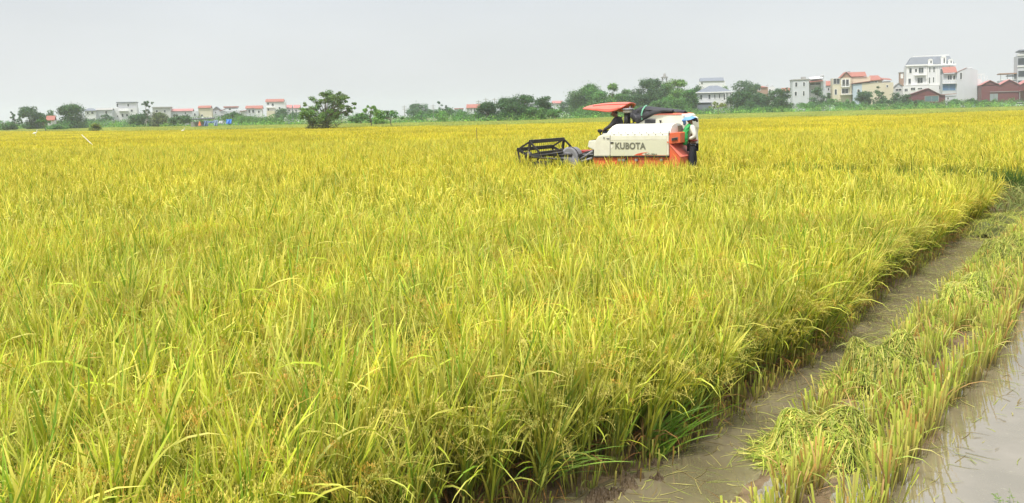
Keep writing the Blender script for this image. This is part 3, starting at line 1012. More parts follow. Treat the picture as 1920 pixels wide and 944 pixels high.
prism('door_strip', [(1145, 263.4), (1145, 255.0), (1250, 254.2), (1250, 262.8)], YN + 0.010, YN - 0.01, MC, body, 0.006)
prism('seam', [(1143.6, 293.6), (1143.6, 254), (1144.3, 254), (1144.3, 293.6)], YN + 0.006, YN - 0.02, MK, body, 0)
prism('door_handle', [(1144.8, 269.6), (1144.8, 266.8), (1149.8, 266.8), (1149.8, 269.6)], YN + 0.03, YN, MK, body, 0.004)
prism('badge', [(1145.3, 278), (1144.6, 272.5), (1149, 272.4), (1148.8, 276), (1147, 279)], YN + 0.016, YN + 0.01, MC2, body, 0)
prism('sill', [(1112.5, 295.6), (1112.5, 293.6), (1254, 292.9), (1254, 294.9)], YN + 0.01, 0.0, MK, bev=0.004)
for a in ((1131, 257.5, 1133, 260.5), (1137, 259, 1142, 261)):
    prism('lamp', [(a[0], a[3]), (a[0], a[1]), (a[2], a[1]), (a[2], a[3])], YN + 0.02, YN, MG, body, 0.003)
prism('hinge', [(1251, 268.5), (1251, 265.5), (1252.6, 265.5), (1252.6, 268.5)], YN + 0.02, YN, MO, body, 0)
# orange skirt with brackets, chassis
prism('skirt', [(1112.5, 318), (1112.5, 295.7), (1255, 294.9), (1255, 318)], YN - 0.04, -0.9, MO, bev=0.01)
for px in (1158, 1166, 1190, 1237):
    prism('bracket', [(px, 303), (px, 298.5), (px + 5, 298.5), (px + 5, 303)], YN + 0.02, YN - 0.05, MG, bev=0.004)
prism('skirt_post', [(1173.6, 318), (1173.6, 295.5), (1175.6, 295.5), (1175.6, 318)], YN, YN - 0.06, MK, bev=0)
# lettering
def letters(txt, px0, px1, py0, py1, mat, y, name, offset=0.0, ext=0.004):
    cu = bpy.data.curves.new(name, 'FONT')
    cu.body = txt; cu.size = 1; cu.extrude = ext; cu.offset = offset; cu.space_character = 1.04
    tmp = bpy.data.objects.new(name, cu); COL.objects.link(tmp)
    bpy.context.view_layer.update()
    me = bpy.data.meshes.new_from_object(tmp.evaluated_get(bpy.context.evaluated_depsgraph_get()))
    bpy.data.objects.remove(tmp)
    co = np.array([v.co[:] for v in me.vertices])
    lo, hi = co.min(0), co.max(0)
    a, b = L3(px0, py1, y), L3(px1, py0, y)
    u = (co[:, 0] - lo[0]) / (hi[0] - lo[0]); v = (co[:, 1] - lo[1]) / (hi[1] - lo[1])
    X = a[0] + (b[0] - a[0]) * u; Z = a[2] + (b[2] - a[2]) * v; Y = y + co[:, 2]
    me.vertices.foreach_set('co', np.stack([X, Y, Z], 1).astype(np.float32).ravel())
    me.materials.clear(); me.materials.append(mat)
    o = bpy.data.objects.new(name, me); COL.objects.link(o); o.parent = body
    return o
letters('KUBOTA', 1153.7, 1210.5, 267.6, 280.0, MLT, YN + 0.018, 'lettering', offset=0.03)
letters('DC-70H', 1209.5, 1231.5, 288.2, 291.4, MLT, YN + 0.018, 'model_lettering', offset=0.01)
prism('swoosh', [(1188.5, 291.7), (1195, 288.6), (1203, 286.7), (1216, 285.8), (1206, 288.0), (1202, 289.8), (1208, 291.4), (1249, 291.6), (1249, 292.0), (1206, 292.0)], YN + 0.016, YN + 0.01, MRED, body, 0)
# rounded top cover
g = Geo()
x0b, _ = L(1137, 252, 0.9); x1b, _ = L(1257, 252, 0.9)
zt = L(1190, 232.6, 0.5)[1]; zb = L(1190, 252, 0.92)[1] - 0.01
prof = [(0.90, zb), (0.89, zb + 0.06), (0.84, zb + (zt - zb) * 0.45), (0.72, zb + (zt - zb) * 0.8), (0.55, zt - 0.01), (0.38, zt), (0.15, zt - 0.02), (0.02, zb + (zt - zb) * 0.7), (0.0, zb)]
n = len(prof)
xl = lambda z, base: base - (z - zb) / (zt - zb) * 0.13
V = [(xl(z, x0b), y, z) for y, z in prof] + [(x1b + (z - zb) * 0.10, y, z) for y, z in prof]
g.add(V, [[i, i + 1, i + 1 + n, i + n] for i in range(n - 1)])
g.add(V, np.array([[0, i, i + 1] for i in range(1, n - 1)] + [[n, n + i + 1, n + i] for i in range(1, n - 1)]))
tc_ = bevel(g.build('top_cover', MC2, HV), 0.02, 3)
for py, yy in ((248.8, 0.875), (252.6, YN - 0.02)):
    for px in range(1148, 1250, 13):
        a = L3(px + (4 if py > 250 else 0), py, yy)
        ltube('bolt', MG, [a + np.array([0, -0.02, 0]), a + np.array([0, 0.035, 0])], 0.012, 6, parent=tc_)
prism('cover_ledge', [(1128, 253.4), (1130, 250.8), (1254, 250), (1254, 251.6)], YN - 0.01, 0.0, MC2, bev=0.006)
# cream box at the front, black feeder house
prism('front_box', [(1101.5, 276), (1103.5, 265), (1105, 264.2), (1118, 263.5), (1118, 284)], YN - 0.15, 0.3, MC, bev=0.02)
prism('front_box_cap', [(1109, 265), (1109, 262.6), (1116, 262.4), (1116, 265)], YN - 0.2, 0.5, MK, bev=0.01)
prism('feeder_house', [(1087, 302), (1086, 292), (1092, 287), (1099, 284.5), (1113, 281), (1113, 315), (1087, 315)], YN - 0.06, -0.1, MK, bev=0.015)
for a, b, r in (((1087, 300), (1111, 284), 0.03), ((1090, 303), (1110, 297), 0.035), ((1093, 290), (1112, 290), 0.02)):
    ltube('feeder_pipe', MG, [L3(*a, YN), L3(*b, YN)], r)
# orange rear box, vent, straw chute
prism('rear_box', [(1254.2, 270.5), (1254.6, 250.2), (1272, 248), (1275.5, 249), (1275.5, 268.3)], YN - 0.02, 0.1, MO, bev=0.012)
rv = prism('rear_vent', [(1259, 264.5), (1259, 259.5), (1270.5, 257.5), (1270.5, 262.5)], YN + 0.005, YN - 0.06, MG, bev=0)
for k in range(4):
    q = 259.8 + k * 1.2
    prism('louver', [(1259.4, q + 0.5), (1259.4, q), (1270, q - 1.6), (1270, q - 1.1)], YN + 0.015, YN - 0.03, MK, rv, 0)
prism('exhaust_rod', [(1253.6, 252), (1253.6, 245), (1254.6, 245), (1254.6, 252)], YN + 0.01, YN - 0.02, MK, bev=0)
prism('straw_chute', [(1254.8, 320), (1255.3, 272.5), (1275.6, 295.5), (1275.6, 320)], YN, 0.0, MO, bev=0.015)
prism('chute_top', [(1255.1, 271.6), (1255.6, 271.0), (1276.2, 294.6), (1275.7, 295.4)], YN + 0.02, -0.02, MO2, bev=0.004)
prism('undercarriage', [(1125, 322), (1125, 312), (1250, 312), (1250, 322)], YN - 0.15, -YN, MK, bev=0.01)
# grain tank on the far side, tarp-covered
tank = prism('grain_tank', [(1178, 258), (1182, 236), (1196, 232), (1220, 218.5), (1227, 214.5), (1277, 213.5), (1282, 216), (1282, 250), (1262, 262)], -0.05, -0.95, MC, bev=0.02)
prism('tank_rim', [(1222, 216.5), (1230, 213.4), (1270, 212.2), (1277, 213.2), (1278, 215.4), (1230, 216.2)], -0.03, -0.97, MO2, tank, 0.01)
prism('grille', [(1208.5, 232.5), (1208.5, 223.4), (1228.8, 223.0), (1228.8, 232.5)], -0.03, -0.08, MG, tank, 0.005)
for k in range(5):
    prism('grille_bar', [(1209.5, 226 + k * 1.3), (1209.5, 225.4 + k * 1.3), (1228, 225.1 + k * 1.3), (1228, 225.7 + k * 1.3)], -0.015, -0.05, MK, tank, 0)
prism('rear_panel', [(1282.2, 262), (1282.2, 217), (1292, 221), (1293.5, 240), (1290, 262)], -0.2, -0.9, MC, bev=0.02)
prism('rear_panel_lower', [(1278.5, 268), (1278.5, 246), (1287, 246), (1287, 268)], 0.1, -0.4, MC, bev=0.012)
prism('bracket_box', [(1262, 236), (1273, 235.5), (1276.5, 249.5), (1266, 249.5)], 0.35, 0.1, paint('dark_olive_iron', (0.12, 0.11, 0.07), 0.6, 0.3), bev=0.01)
ltube('lever', MK, [L3(1238.3, 233.5, 0.0), L3(1238.3, 227, 0.0)], 0.016)
ltube('lever_knob', MK, [L3(1238.3, 228.2, 0.0), L3(1238.2, 225.8, 0.0)], 0.035, r1=0.03)
ltube('seat_post', MK, [L3(1276.5, 243, 0.05), L3(1276.5, 300, 0.05)], 0.04)
ltube('rear_post', MK, [L3(1284, 258, 0.0), L3(1284.8, 300, 0.0)], 0.05)
ltube('handrail', MG, [L3(1272, 242.2, 0.1), L3(1287, 242, 0.1)], 0.025)
prism('tail_light', [(1280.5, 264.5), (1280.5, 261), (1283.5, 261), (1283.5, 264.5)], 0.14, 0.09, MDR, bev=0)
# standing platform at the back right

# tracks
for y0 in (0.45, -0.85):
    g = Geo()
    a = np.linspace(0, 2 * PI, 41)[:-1]
    pts = []
    for t in a:
        cx = 1.0 if math.cos(t) >= 0 else -1.0
        pts.append((cx * 0.62 + 0.30 * math.cos(t), 0.31 + 0.30 * math.sin(t)))
    V = []
    for k, (x, z) in enumerate(pts):
        s_ = 1.05 if k % 2 else 0.97
        xx = (x - math.copysign(0.62, x)) * s_ + math.copysign(0.62, x)
        V += [(xx, y0, 0.31 + (z - 0.31) * s_), (xx, y0 + 0.40, 0.31 + (z - 0.31) * s_)]
    m = len(pts)
    g.add(V, [[2 * k, 2 * k + 1, 2 * ((k + 1) % m) + 1, 2 * ((k + 1) % m)] for k in range(m)])
    tk = g.build('track', MT, HV)
    md = tk.modifiers.new('t', 'SOLIDIFY'); md.thickness = 0.04
    for x in (-0.62, -0.2, 0.2, 0.62):
        ltube('wheel', MG, [(x, y0 + 0.05, 0.27), (x, y0 + 0.35, 0.27)], 0.17 if abs(x) < 0.5 else 0.22, 16, parent=tk)
# muffler / air cleaner column
ltube('air_intake_column', MK, [L3(1175.5, 240, -0.25), L3(1175.8, 212, -0.25)], 0.085, 14)
ltube('intake_bracket', MK, [L3(1171.5, 236, -0.2), L3(1171.5, 222, -0.2)], 0.03)
a = L3(1177.5, 212.3, -0.25)
def lathe(name, prof, c, mat, n=24, parent=HV):
    g = Geo(); V = []
    for r, z in prof:
        th = np.arange(n) * 2 * PI / n
        V.append(np.stack([c[0] + r * np.cos(th), c[1] + r * np.sin(th), np.full(n, c[2] + z)], 1))
    V = np.concatenate(V)
    Q = [[i * n + j, i * n + (j + 1) % n, (i + 1) * n + (j + 1) % n, (i + 1) * n + j] for i in range(len(prof) - 1) for j in range(n)]
    g.add(V, Q)
    return g.build(name, mat, parent, smooth=True)
cl = lathe('air_cleaner', [(0.001, 0.0), (0.14, 0.0), (0.15, 0.02), (0.15, 0.085), (0.001, 0.085)], a, paint('dusty_metal', (0.34, 0.32, 0.25), 0.5, 0.3))
lathe('air_cleaner_cap', [(0.001, 0.0), (0.165, 0.0), (0.165, 0.03), (0.12, 0.05), (0.001, 0.055)], a + np.array([0, 0, 0.087]), MG, parent=cl)
ltube('intake_pipe', MG, [L3(1182, 203.5, -0.3), L3(1186, 205, -0.3), L3(1189, 208, -0.3), L3(1191, 211, -0.3)], 0.016)
ltube('canopy_strut', MG, [L3(1188, 236, -0.75), L3(1184.5, 196, -0.75)], 0.02)
ltube('canopy_strut', MG, [L3(1181, 240, -0.35), L3(1181, 200, -0.35)], 0.018)
prism('engine_cover', [(1170, 240), (1172, 233), (1196, 231), (1200, 240)], -0.1, -0.8, MK, bev=0.02)
# sunshade: a shallow moulded canopy with a dark rim line
g = Geo()
ks, kw = 22, 13
top = {}
U = np.linspace(0, 1, ks)
pxs = 1097 + (1184 - 1097) * U
tpy = np.interp(U, [0, 0.08, 0.2, 0.45, 0.7, 0.9, 1], [204.2, 201.2, 198.6, 195.4, 194.0, 193.6, 194.6])
bpy_ = np.interp(U, [0, 0.2, 0.45, 0.58, 0.68, 0.8, 0.93, 1], [205.2, 206.4, 208.6, 210.3, 210.6, 207.5, 202.5, 197])
hw = np.interp(U, [0, 0.06, 0.15, 0.4, 0.9, 1], [0.12, 0.26, 0.38, 0.46, 0.42, 0.28])
yc = -0.48
V = []
for i in range(ks):
    xt, zt_ = L(pxs[i], tpy[i], yc)
    xb, zb_ = L(pxs[i], bpy_[i], yc + hw[i])
    for j in range(kw):
        v = -1 + 2 * j / (kw - 1)
        e_ = abs(v) ** 2.4
        V.append((xt, yc + v * hw[i], zt_ + (min(zb_, zt_ - 0.02) - zt_) * e_))
ii = np.arange(ks * kw).reshape(ks, kw)
g.add(V, np.stack([ii[:-1, :-1], ii[1:, :-1], ii[1:, 1:], ii[:-1, 1:]], -1).reshape(-1, 4))
can = g.build('sunshade', paint('salmon_red_plastic', (0.80, 0.16, 0.11), 0.4, 0.15, scale=3, dirtcol=(0.82, 0.35, 0.28)), HV, smooth=True)
md = can.modifiers.new('t', 'SOLIDIFY'); md.thickness = 0.03; md.offset = -1
g = Geo()
pts = [L3(1112 + (1176 - 1112) * t, float(np.interp(t, [0, 0.3, 0.6, 1], [199.2, 197.0, 196.2, 195.6])), yc + 0.485) for t in np.linspace(0, 1, 9)]
ridge_y = []
tube(g, [p + np.array([0, 0.01, 0]) for p in pts], 0.013, 6)
g.build('rim_line', MDR, can, smooth=True)
# black tarpaulin bundled over the discharge auger
def bag(name, prof, mat, parent=HV, seed=1, wr=0.03, y=0.0):
    """prof: pixel x, pixel y top, pixel y bottom, half width; a creased skin round it"""
    kk, mm = 60, 28
    P = np.array(prof, dtype=float)
    s_ = np.linspace(0, 1, kk)
    t0 = np.linspace(0, 1, len(P))
    px = np.interp(s_, t0, P[:, 0]); pt = np.interp(s_, t0, P[:, 1]); pb = np.interp(s_, t0, P[:, 2]); w = np.interp(s_, t0, P[:, 3])
    V = []
    for i in range(kk):
        xa, za = L(px[i], pt[i], y); xb, zb_ = L(px[i], pb[i], y)
        c, r = (za + zb_) / 2, (za - zb_) / 2
        for j in range(mm):
            th = 2 * PI * j / mm
            f = 1 + 0.10 * math.sin(3 * th + 9 * s_[i] + seed) + 0.06 * math.sin(7 * th - 23 * s_[i]) + 0.05 * math.sin(11 * th + 40 * s_[i])
            V.append((xa, y + w[i] * math.cos(th) * f, c + r * math.sin(th) * (1 + 0.4 * (f - 1))))
    ii = np.arange(kk * mm).reshape(kk, mm)
    jj = np.roll(ii, -1, 1)
    g = Geo()
    g.add(V, np.stack([ii[:-1], ii[1:], jj[1:], jj[:-1]], -1).reshape(-1, 4))
    return g.build(name, mat, parent, smooth=True)
MTAR = paint('black_cloth', (0.022, 0.022, 0.026), 0.55, 0.5, scale=14, dirtcol=(0.06, 0.06, 0.065), bump=0.6)
tp = bag('black_cover', [(1184, 211, 216, 0.05), (1188, 207, 224, 0.25), (1193, 205, 231, 0.3), (1198, 203, 231, 0.34), (1204, 201, 227, 0.36), (1212, 199.2, 223, 0.38), (1222, 199.6, 219, 0.38), (1235, 201.4, 216, 0.38),
                         (1250, 203.0, 213.5, 0.36), (1265, 205, 211.5, 0.33), (1280, 207, 213, 0.28), (1285, 209, 215, 0.15)], MTAR, y=-0.4)
bag('cover_fold', [(1187, 213, 216, 0.03), (1190, 214, 227, 0.08), (1195, 216, 233, 0.1), (1202, 213, 228, 0.1), (1212, 209, 222, 0.1), (1226, 207, 216, 0.09), (1245, 205.5, 211, 0.08), (1262, 206.5, 210, 0.05)], MTAR, tp, seed=4, y=-0.04)
g = Geo()
pts = [L3(px, py, y) for px, py, y in ((1203.5, 225, 0.03), (1203.2, 214, 0.06), (1205, 206, 0.04), (1209, 200.5, -0.15), (1212.5, 198.6, -0.45), (1213, 203, -0.8))]
tube(g, pts, 0.022, 6)
g.build('green_strap', paint('green_strap', (0.16, 0.42, 0.27), 0.6, 0.1), tp, smooth=True)

# header: reel, arms, dividers
hd = prism('header_deck', [(1053, 318), (1062, 303), (1086, 300), (1086, 318)], 0.92, -1.05, MK, bev=0.01)
prism('header_red_panel', [(1062, 299), (1066, 279), (1100, 283.5), (1100, 299)], -0.85, -0.98, MDR, hd, 0.01, yp=-0.9)
prism('header_back', [(1072, 318), (1072, 292), (1092, 288), (1092, 318)], 0.9, -1.0, MK, hd, 0.01)
def ppt(px, py, y): return L3(px, py, y)
# two pentagon end frames: near (y = +0.95) and far (y = -1.05)
near = [(993, 267), (966.5, 284.5), (983, 303), (1010, 302), (1015, 281)]
yn_, yf_ = 0.98, -0.98
cn_ = L3(991, 292.5, yn_)
NV = [L3(a, b, yn_) for a, b in ((993, 270), (966.5, 285.0), (984, 300.5))]
R_ = 0.42
xs0, zs0 = cn_[0], cn_[2]
spid = []
ang0 = math.atan2(NV[0][2] - zs0, NV[0][0] - xs0)
R_ = 0.5 * (np.linalg.norm(NV[0] - cn_) + np.linalg.norm(NV[1] - cn_))
reel = bpy.data.objects.new('reel', None)
g = Geo()
tube(g, [(xs0, yn_ - 0.02, zs0), (xs0, yf_ + 0.02, zs0)], 0.045, 10)
reel = g.build('reel', MK, HV, smooth=True)
for k in range(5):
    a_ = ang0 + 2 * PI * k / 5
    vx, vz = xs0 + R_ * math.cos(a_), zs0 + R_ * math.sin(a_)
    a2 = a_ + 2 * PI / 5
    wx, wz = xs0 + R_ * math.cos(a2), zs0 + R_ * math.sin(a2)
    # bat: a flat bar with tines
    g = Geo()
    dx, dz = 0.045 * math.cos(a_ + 0.3), 0.045 * math.sin(a_ + 0.3)
    box(g, vx - 0.035, vx + 0.035, yf_, yn_, vz - 0.055, vz + 0.055)
    bt = bevel(g.build('reel_bar', MK, reel), 0.006)
    g = Geo()
    for q in np.linspace(yf_ + 0.08, yn_ - 0.08, 17):
        tube(g, [(vx, q, vz - 0.04), (vx + 0.015, q, vz - 0.14), (vx + 0.05, q, vz - 0.24)], 0.007, 4)
    g.build('tines', MK, bt)['kind'] = 'stuff'
    for yy in (yn_, yf_):
        g = Geo()
        for s1, s2 in (((xs0, zs0), (vx, vz)), ((vx, vz), (wx, wz))):
            d = np.array([s2[0] - s1[0], s2[1] - s1[1]]); d /= np.linalg.norm(d); nn = np.array([-d[1], d[0]]) * (0.040 if s1 == (xs0, zs0) else 0.026)
            V = [(s1[0] + nn[0], yy - 0.012, s1[1] + nn[1]), (s2[0] + nn[0], yy - 0.012, s2[1] + nn[1]), (s2[0] - nn[0], yy - 0.012, s2[1] - nn[1]), (s1[0] - nn[0], yy - 0.012, s1[1] - nn[1])]
            V += [(x, y + 0.024, z) for x, y, z in V]
            g.add(V, [[0, 1, 2, 3], [4, 7, 6, 5], [0, 4, 5, 1], [1, 5, 6, 2], [2, 6, 7, 3], [3, 7, 4, 0]])
        g.build('reel_arm', MK, reel)
for yy in (yn_, yf_):
    lathe_c = (xs0, yy, zs0)
    ltube('reel_hub', MK, [(xs0, yy - 0.03, zs0), (xs0, yy + 0.03, zs0)], 0.13, 16, parent=reel)
# reel lift arms from the deck
for yy in (yn_ + 0.07, yf_ - 0.07):
    e1 = L3(1075, 291, yn_); e1[1] = yy
    ltube('lift_arm', MK if yy > 0 else MDR, [np.array([xs0 - 0.05, yy, zs0 - 0.02]), (np.array([xs0, yy, zs0]) + e1) / 2 + np.array([0, 0, 0.02]), e1], 0.045, 8)
ltube('hydraulic_rod', MK, [L3(1009, 293, yn_ + 0.1), L3(1056, 285.5, yn_ + 0.1)], 0.03, 8)
ltube('side_beam', MK, [L3(998, 295, yn_ + 0.16), L3(1056, 299.5, yn_ + 0.16)], 0.032, 8)
for yy in (yn_ + 0.12, yf_ - 0.12):       # crop dividers
    xa = xs0 + 0.30
    g = Geo()
    V = [(xa + 0.45, yy, 0.32), (xs0 - 0.9, yy - 0.05, 0.30), (xs0 - 0.9, yy - 0.05, 0.85), (xs0 - 0.1, yy - 0.04, 0.78), (xa, yy - 0.03, 0.60)]
    V2 = [(x, y + 0.08, z) for x, y, z in V]
    g.add(V + V2, [[0, 1, 6, 5], [1, 2, 7, 6], [2, 3, 8, 7], [3, 4, 9, 8], [4, 0, 5, 9]])
    g.add(V + V2, np.array([[0, 2, 1], [0, 3, 2], [0, 4, 3], [5, 6, 7], [5, 7, 8], [5, 8, 9]]))
    g.build('crop_divider', MK, HV)
# rounded grey chain cover
g = Geo()
ks, kw = 18, 12
V = []
pts_top = [(1055, 290), (1057, 283), (1060.5, 278.5), (1065, 276.6), (1070, 276.6), (1075, 279.5), (1079, 284.5), (1082, 291), (1084, 303)]
tt = np.linspace(0, 1, ks); t0 = np.linspace(0, 1, len(pts_top))
for i in range(ks):
    px = np.interp(tt[i], t0, [p[0] for p in pts_top]); py = np.interp(tt[i], t0, [p[1] for p in pts_top])
    x, z = L(px, py, 0.9)
    for j in range(kw):
        v = j / (kw - 1)
        V.append((x, 0.62 + 0.46 * v, z + (0.3 - z) * abs(2 * v - 1) ** 5 * 0.5 - 0.10 * (2 * v - 1) ** 2))
ii = np.arange(ks * kw).reshape(ks, kw)
g.add(V, np.stack([ii[:-1, :-1], ii[1:, :-1], ii[1:, 1:], ii[:-1, 1:]], -1).reshape(-1, 4))
cc = g.build('chain_cover', MG, HV, smooth=True)
md = cc.modifiers.new('t', 'SOLIDIFY'); md.thickness = 0.02
prism('chain_cover_side', [(1055, 312), (1055, 290), (1057, 283), (1060.5, 278.8), (1065, 277), (1070, 277), (1075, 280), (1079, 285), (1082, 291.5), (1084, 303), (1084, 312)], 1.03, 0.66, MG, bev=0.03)
ltube('cover_hub', MG, [L3(1052, 290, 1.0), L3(1056, 290, 1.0)], 0.07, 12)
# thin guide wires of the reel
for p in (((993, 266.5), (980, 273), (967.5, 282.5)), ((967, 285), (967.3, 294), (968.5, 303)), ((1056, 260), (1063, 265), (1073, 276))):
    yy = yn_ if p[0][0] < 1050 else yf_
    ltube('guide_wire', MK, [L3(a, b, yn_ if a < 1050 else 0.0) for a, b in p], 0.008, 4)
ltube('hose', MK, [L3(1066, 276.2, 0.95), L3(1074, 277, 0.95), L3(1080, 282, 0.95), L3(1085, 291, 0.95), L3(1089, 300, 0.95)], 0.02, 6)
# control post and mirror by the driver
ltube('mirror_stem', MK, [L3(1126.5, 253.5, -0.2), L3(1124.5, 249, -0.2)], 0.02)
prism('mirror', [(1119.6, 247.5), (1120, 243), (1124.5, 242.6), (1126.5, 245), (1126, 249.5), (1121.5, 249)], -0.15, -0.25, MK, bev=0.02)
prism('driver_console', [(1126, 260), (1128, 252.5), (1140, 251.5), (1141, 260)], -0.1, -0.9, MK, bev=0.02)
prism('driver_seat', [(1152, 262), (1152, 250), (1168, 250), (1170, 232), (1173, 232), (1173, 262)], -0.2, -0.75, MK, bev=0.03)
prism('far_body', [(1128, 300), (1128, 262), (1272, 258), (1276, 300)], 0.0, -0.9, MO, bev=0.01, yp=-0.0)
# ------------------------------------------------------------------ people
def skin(name, joints, edges, mat, parent=None, lvl=2, root=0):
    """one continuous surface grown round a skeleton: joints = {name: (x, y, z, r)}"""
    keys = list(joints)
    ix = {k: i for i, k in enumerate(keys)}
    me = bpy.data.meshes.new(name)
    me.from_pydata([joints[k][:3] for k in keys], [(ix[a], ix[b]) for a, b in edges], [])
    o = bpy.data.objects.new(name, me)
    COL.objects.link(o)
    md = o.modifiers.new('skin', 'SKIN'); md.use_smooth_shade = True
    for k in keys:
        v = me.skin_vertices[0].data[ix[k]]
        r = joints[k][3]
        v.radius = r if isinstance(r, tuple) else (r, r)
        v.use_root = ix[k] == root
    sb = o.modifiers.new('sub', 'SUBSURF'); sb.levels = sb.render_levels = lvl
    me.materials.append(mat)
    bpy.context.view_layer.update()
    m2 = bpy.data.meshes.new_from_object(o.evaluated_get(bpy.context.evaluated_depsgraph_get()))
    o.modifiers.clear()
    o.data = m2
    if parent: o.parent = parent
    return o
def chain(*ks):
    return [(ks[i], ks[i + 1]) for i in range(len(ks) - 1)]
M_skin = paint('brown_skin', (0.22, 0.115, 0.07), 0.5, 0.15)
M_shirtw = paint('white_shirt', (0.72, 0.70, 0.62), 0.85, 0.15, scale=6, bump=0.5)
M_trous = paint('black_trousers', (0.02, 0.024, 0.034), 0.85, 0.2, bump=0.4)
M_dshirt = paint('dark_grey_shirt', (0.055, 0.055, 0.065), 0.85, 0.25, bump=0.5)
M_hat = paint('light_blue_hat', (0.14, 0.33, 0.68), 0.6, 0.15)
M_hat2 = paint('pale_blue_hat_crown', (0.62, 0.72, 0.80), 0.6, 0.1)
M_net = paint('bright_green_net', (0.025, 0.33, 0.075), 0.6, 0.4, scale=16, dirtcol=(0.015, 0.16, 0.05), bump=0.8)
M_hair = paint('black_hair', (0.012, 0.012, 0.012), 0.6, 0.1)
def hand(J, E, wrist, w, d, side):
    """adds a palm, four fingers and a thumb to the skeleton; d = pointing direction, side = towards the thumb"""
    w = np.array(w); d = np.array(d, dtype=float); d /= np.linalg.norm(d)
    side = np.array(side, dtype=float); side /= np.linalg.norm(side)
    up = np.cross(d, side)
    p = w + d * 0.05
    J[wrist + '_palm'] = (*p, (0.032, 0.02))
    E.append((wrist, wrist + '_palm'))
    for i, (o_, ln) in enumerate(((0.028, 0.068), (0.010, 0.075), (-0.010, 0.07), (-0.028, 0.055))):
        a = p + side * o_ + d * 0.03
        b = a + d * ln * 0.5 - up * 0.010
        c = b + d * ln * 0.35 - up * 0.025
        for nm, q in (('a', a), ('b', b), ('c', c)):
            J[f'{wrist}_{i}{nm}'] = (*q, 0.009)
        E.append((wrist + '_palm', f'{wrist}_{i}a'))
        E += chain(f'{wrist}_{i}a', f'{wrist}_{i}b', f'{wrist}_{i}c')
    a = w + side * 0.03 + d * 0.02
    b = a + side * 0.025 + d * 0.03
    J[wrist + '_ta'] = (*a, 0.011); J[wrist + '_tb'] = (*b, 0.009); J[wrist + '_tc'] = (*(b + d * 0.025), 0.008)
    E.append((wrist, wrist + '_ta')); E += chain(wrist + '_ta', wrist + '_tb', wrist + '_tc')

def face_parts(e, head, fwd, mat):
    """eyes set into the head, brows"""
    h = np.array(head); f = np.array(fwd, dtype=float); f /= np.linalg.norm(f); s = np.cross(f, (0, 0, 1.0))
    for k in (-1, 1):
        g = Geo(); c = h + f * 0.083 + s * 0.032 * k + np.array([0, 0, 0.01])
        tube(g, [c - f * 0.01, c + f * 0.006], 0.012, 8)
        g.build('eye', mat, e)

# the man standing on the rear platform: figure coordinates in metres, +x = where he faces
pz = L(1298, 308, -0.5)[1]
pc = at_depth(1299, 300, 21.2)
PE = bpy.data.objects.new('person', None)
COL.objects.link(PE)
PE.location = (pc[0], pc[1], 0.40)
PE.rotation_euler.z = math.radians(168)
PE.scale = (0.97,) * 3
PL_ = np.array([(pc[:2] - HO) @ HX, (pc[:2] - HO) @ HY])
print('worker in machine coordinates', PL_)
lbox('platform', MK, PL_[0] - 0.28, PL_[0] + 0.9, PL_[1] - 0.35, PL_[1] + 0.3, 0.36, 0.395)
tag(PE, 'person in a white shirt and blue hat standing behind the harvester with a green net', 'person')
J = {'pelvis': (0, 0, 0.90, (0.15, 0.11)), 'waist': (0.0, 0, 1.05, (0.14, 0.10)), 'chest': (0.02, 0, 1.28, (0.16, 0.115)), 'neck0': (0.03, 0, 1.42, 0.06), 'neck': (0.05, 0, 1.48, 0.05),
     'head': (0.075, 0, 1.57, (0.078, 0.09)), 'crown': (0.07, 0, 1.65, (0.07, 0.08)), 'nose': (0.165, 0, 1.57, 0.014), 'earl': (0.06, 0.088, 1.57, 0.014), 'earr': (0.06, -0.088, 1.57, 0.014)}
E = chain('pelvis', 'waist', 'chest', 'neck0', 'neck', 'head', 'crown') + [('head', 'nose'), ('head', 'earl'), ('head', 'earr')]
for s_, n_ in ((1, 'l'), (-1, 'r')):
    J['hip' + n_] = (0, 0.09 * s_, 0.84, 0.088)
    J['knee' + n_] = (0.05 * s_, 0.10 * s_, 0.47, 0.058)
    J['ankle' + n_] = (0.02 * s_ - 0.02, 0.10 * s_, 0.08, 0.038)
    J['toe' + n_] = (0.02 * s_ + 0.15, 0.11 * s_, 0.03, 0.035)
    E += chain('pelvis', 'hip' + n_, 'knee' + n_, 'ankle' + n_, 'toe' + n_)
    J['sh' + n_] = (0.02, 0.17 * s_, 1.37, 0.062)
    E += [('chest', 'sh' + n_)]
# his left arm (towards the camera) bends across to the belly, his right arm reaches forward to the machine
J['elbl'] = (-0.06, 0.22, 1.12, 0.042); J['wril'] = (0.16, 0.17, 1.02, 0.028)
J['elbr'] = (0.18, -0.23, 1.18, 0.042); J['wrir'] = (0.40, -0.20, 1.22, 0.028)
E += chain('shl', 'elbl', 'wril') + chain('shr', 'elbr', 'wrir')
hand(J, E, 'wril', J['wril'][:3], (0.9, -0.1, -0.1), (0, 0, 1))
hand(J, E, 'wrir', J['wrir'][:3], (1, 0, 0.1), (0, 0.3, 1))
bd = skin('body', J, E, M_skin, PE)
S = {'b0': (0, 0, 0.84, (0.175, 0.135)), 'b1': (0.0, 0, 1.00, (0.168, 0.125)), 'b2': (0.01, 0, 1.15, (0.168, 0.125)), 'b3': (0.02, 0, 1.30, (0.18, 0.135)), 'b4': (0.03, 0, 1.405, (0.10, 0.085)), 'b5': (0.04, 0, 1.45, 0.068)}
Ee = chain('b0', 'b1', 'b2', 'b3', 'b4', 'b5')
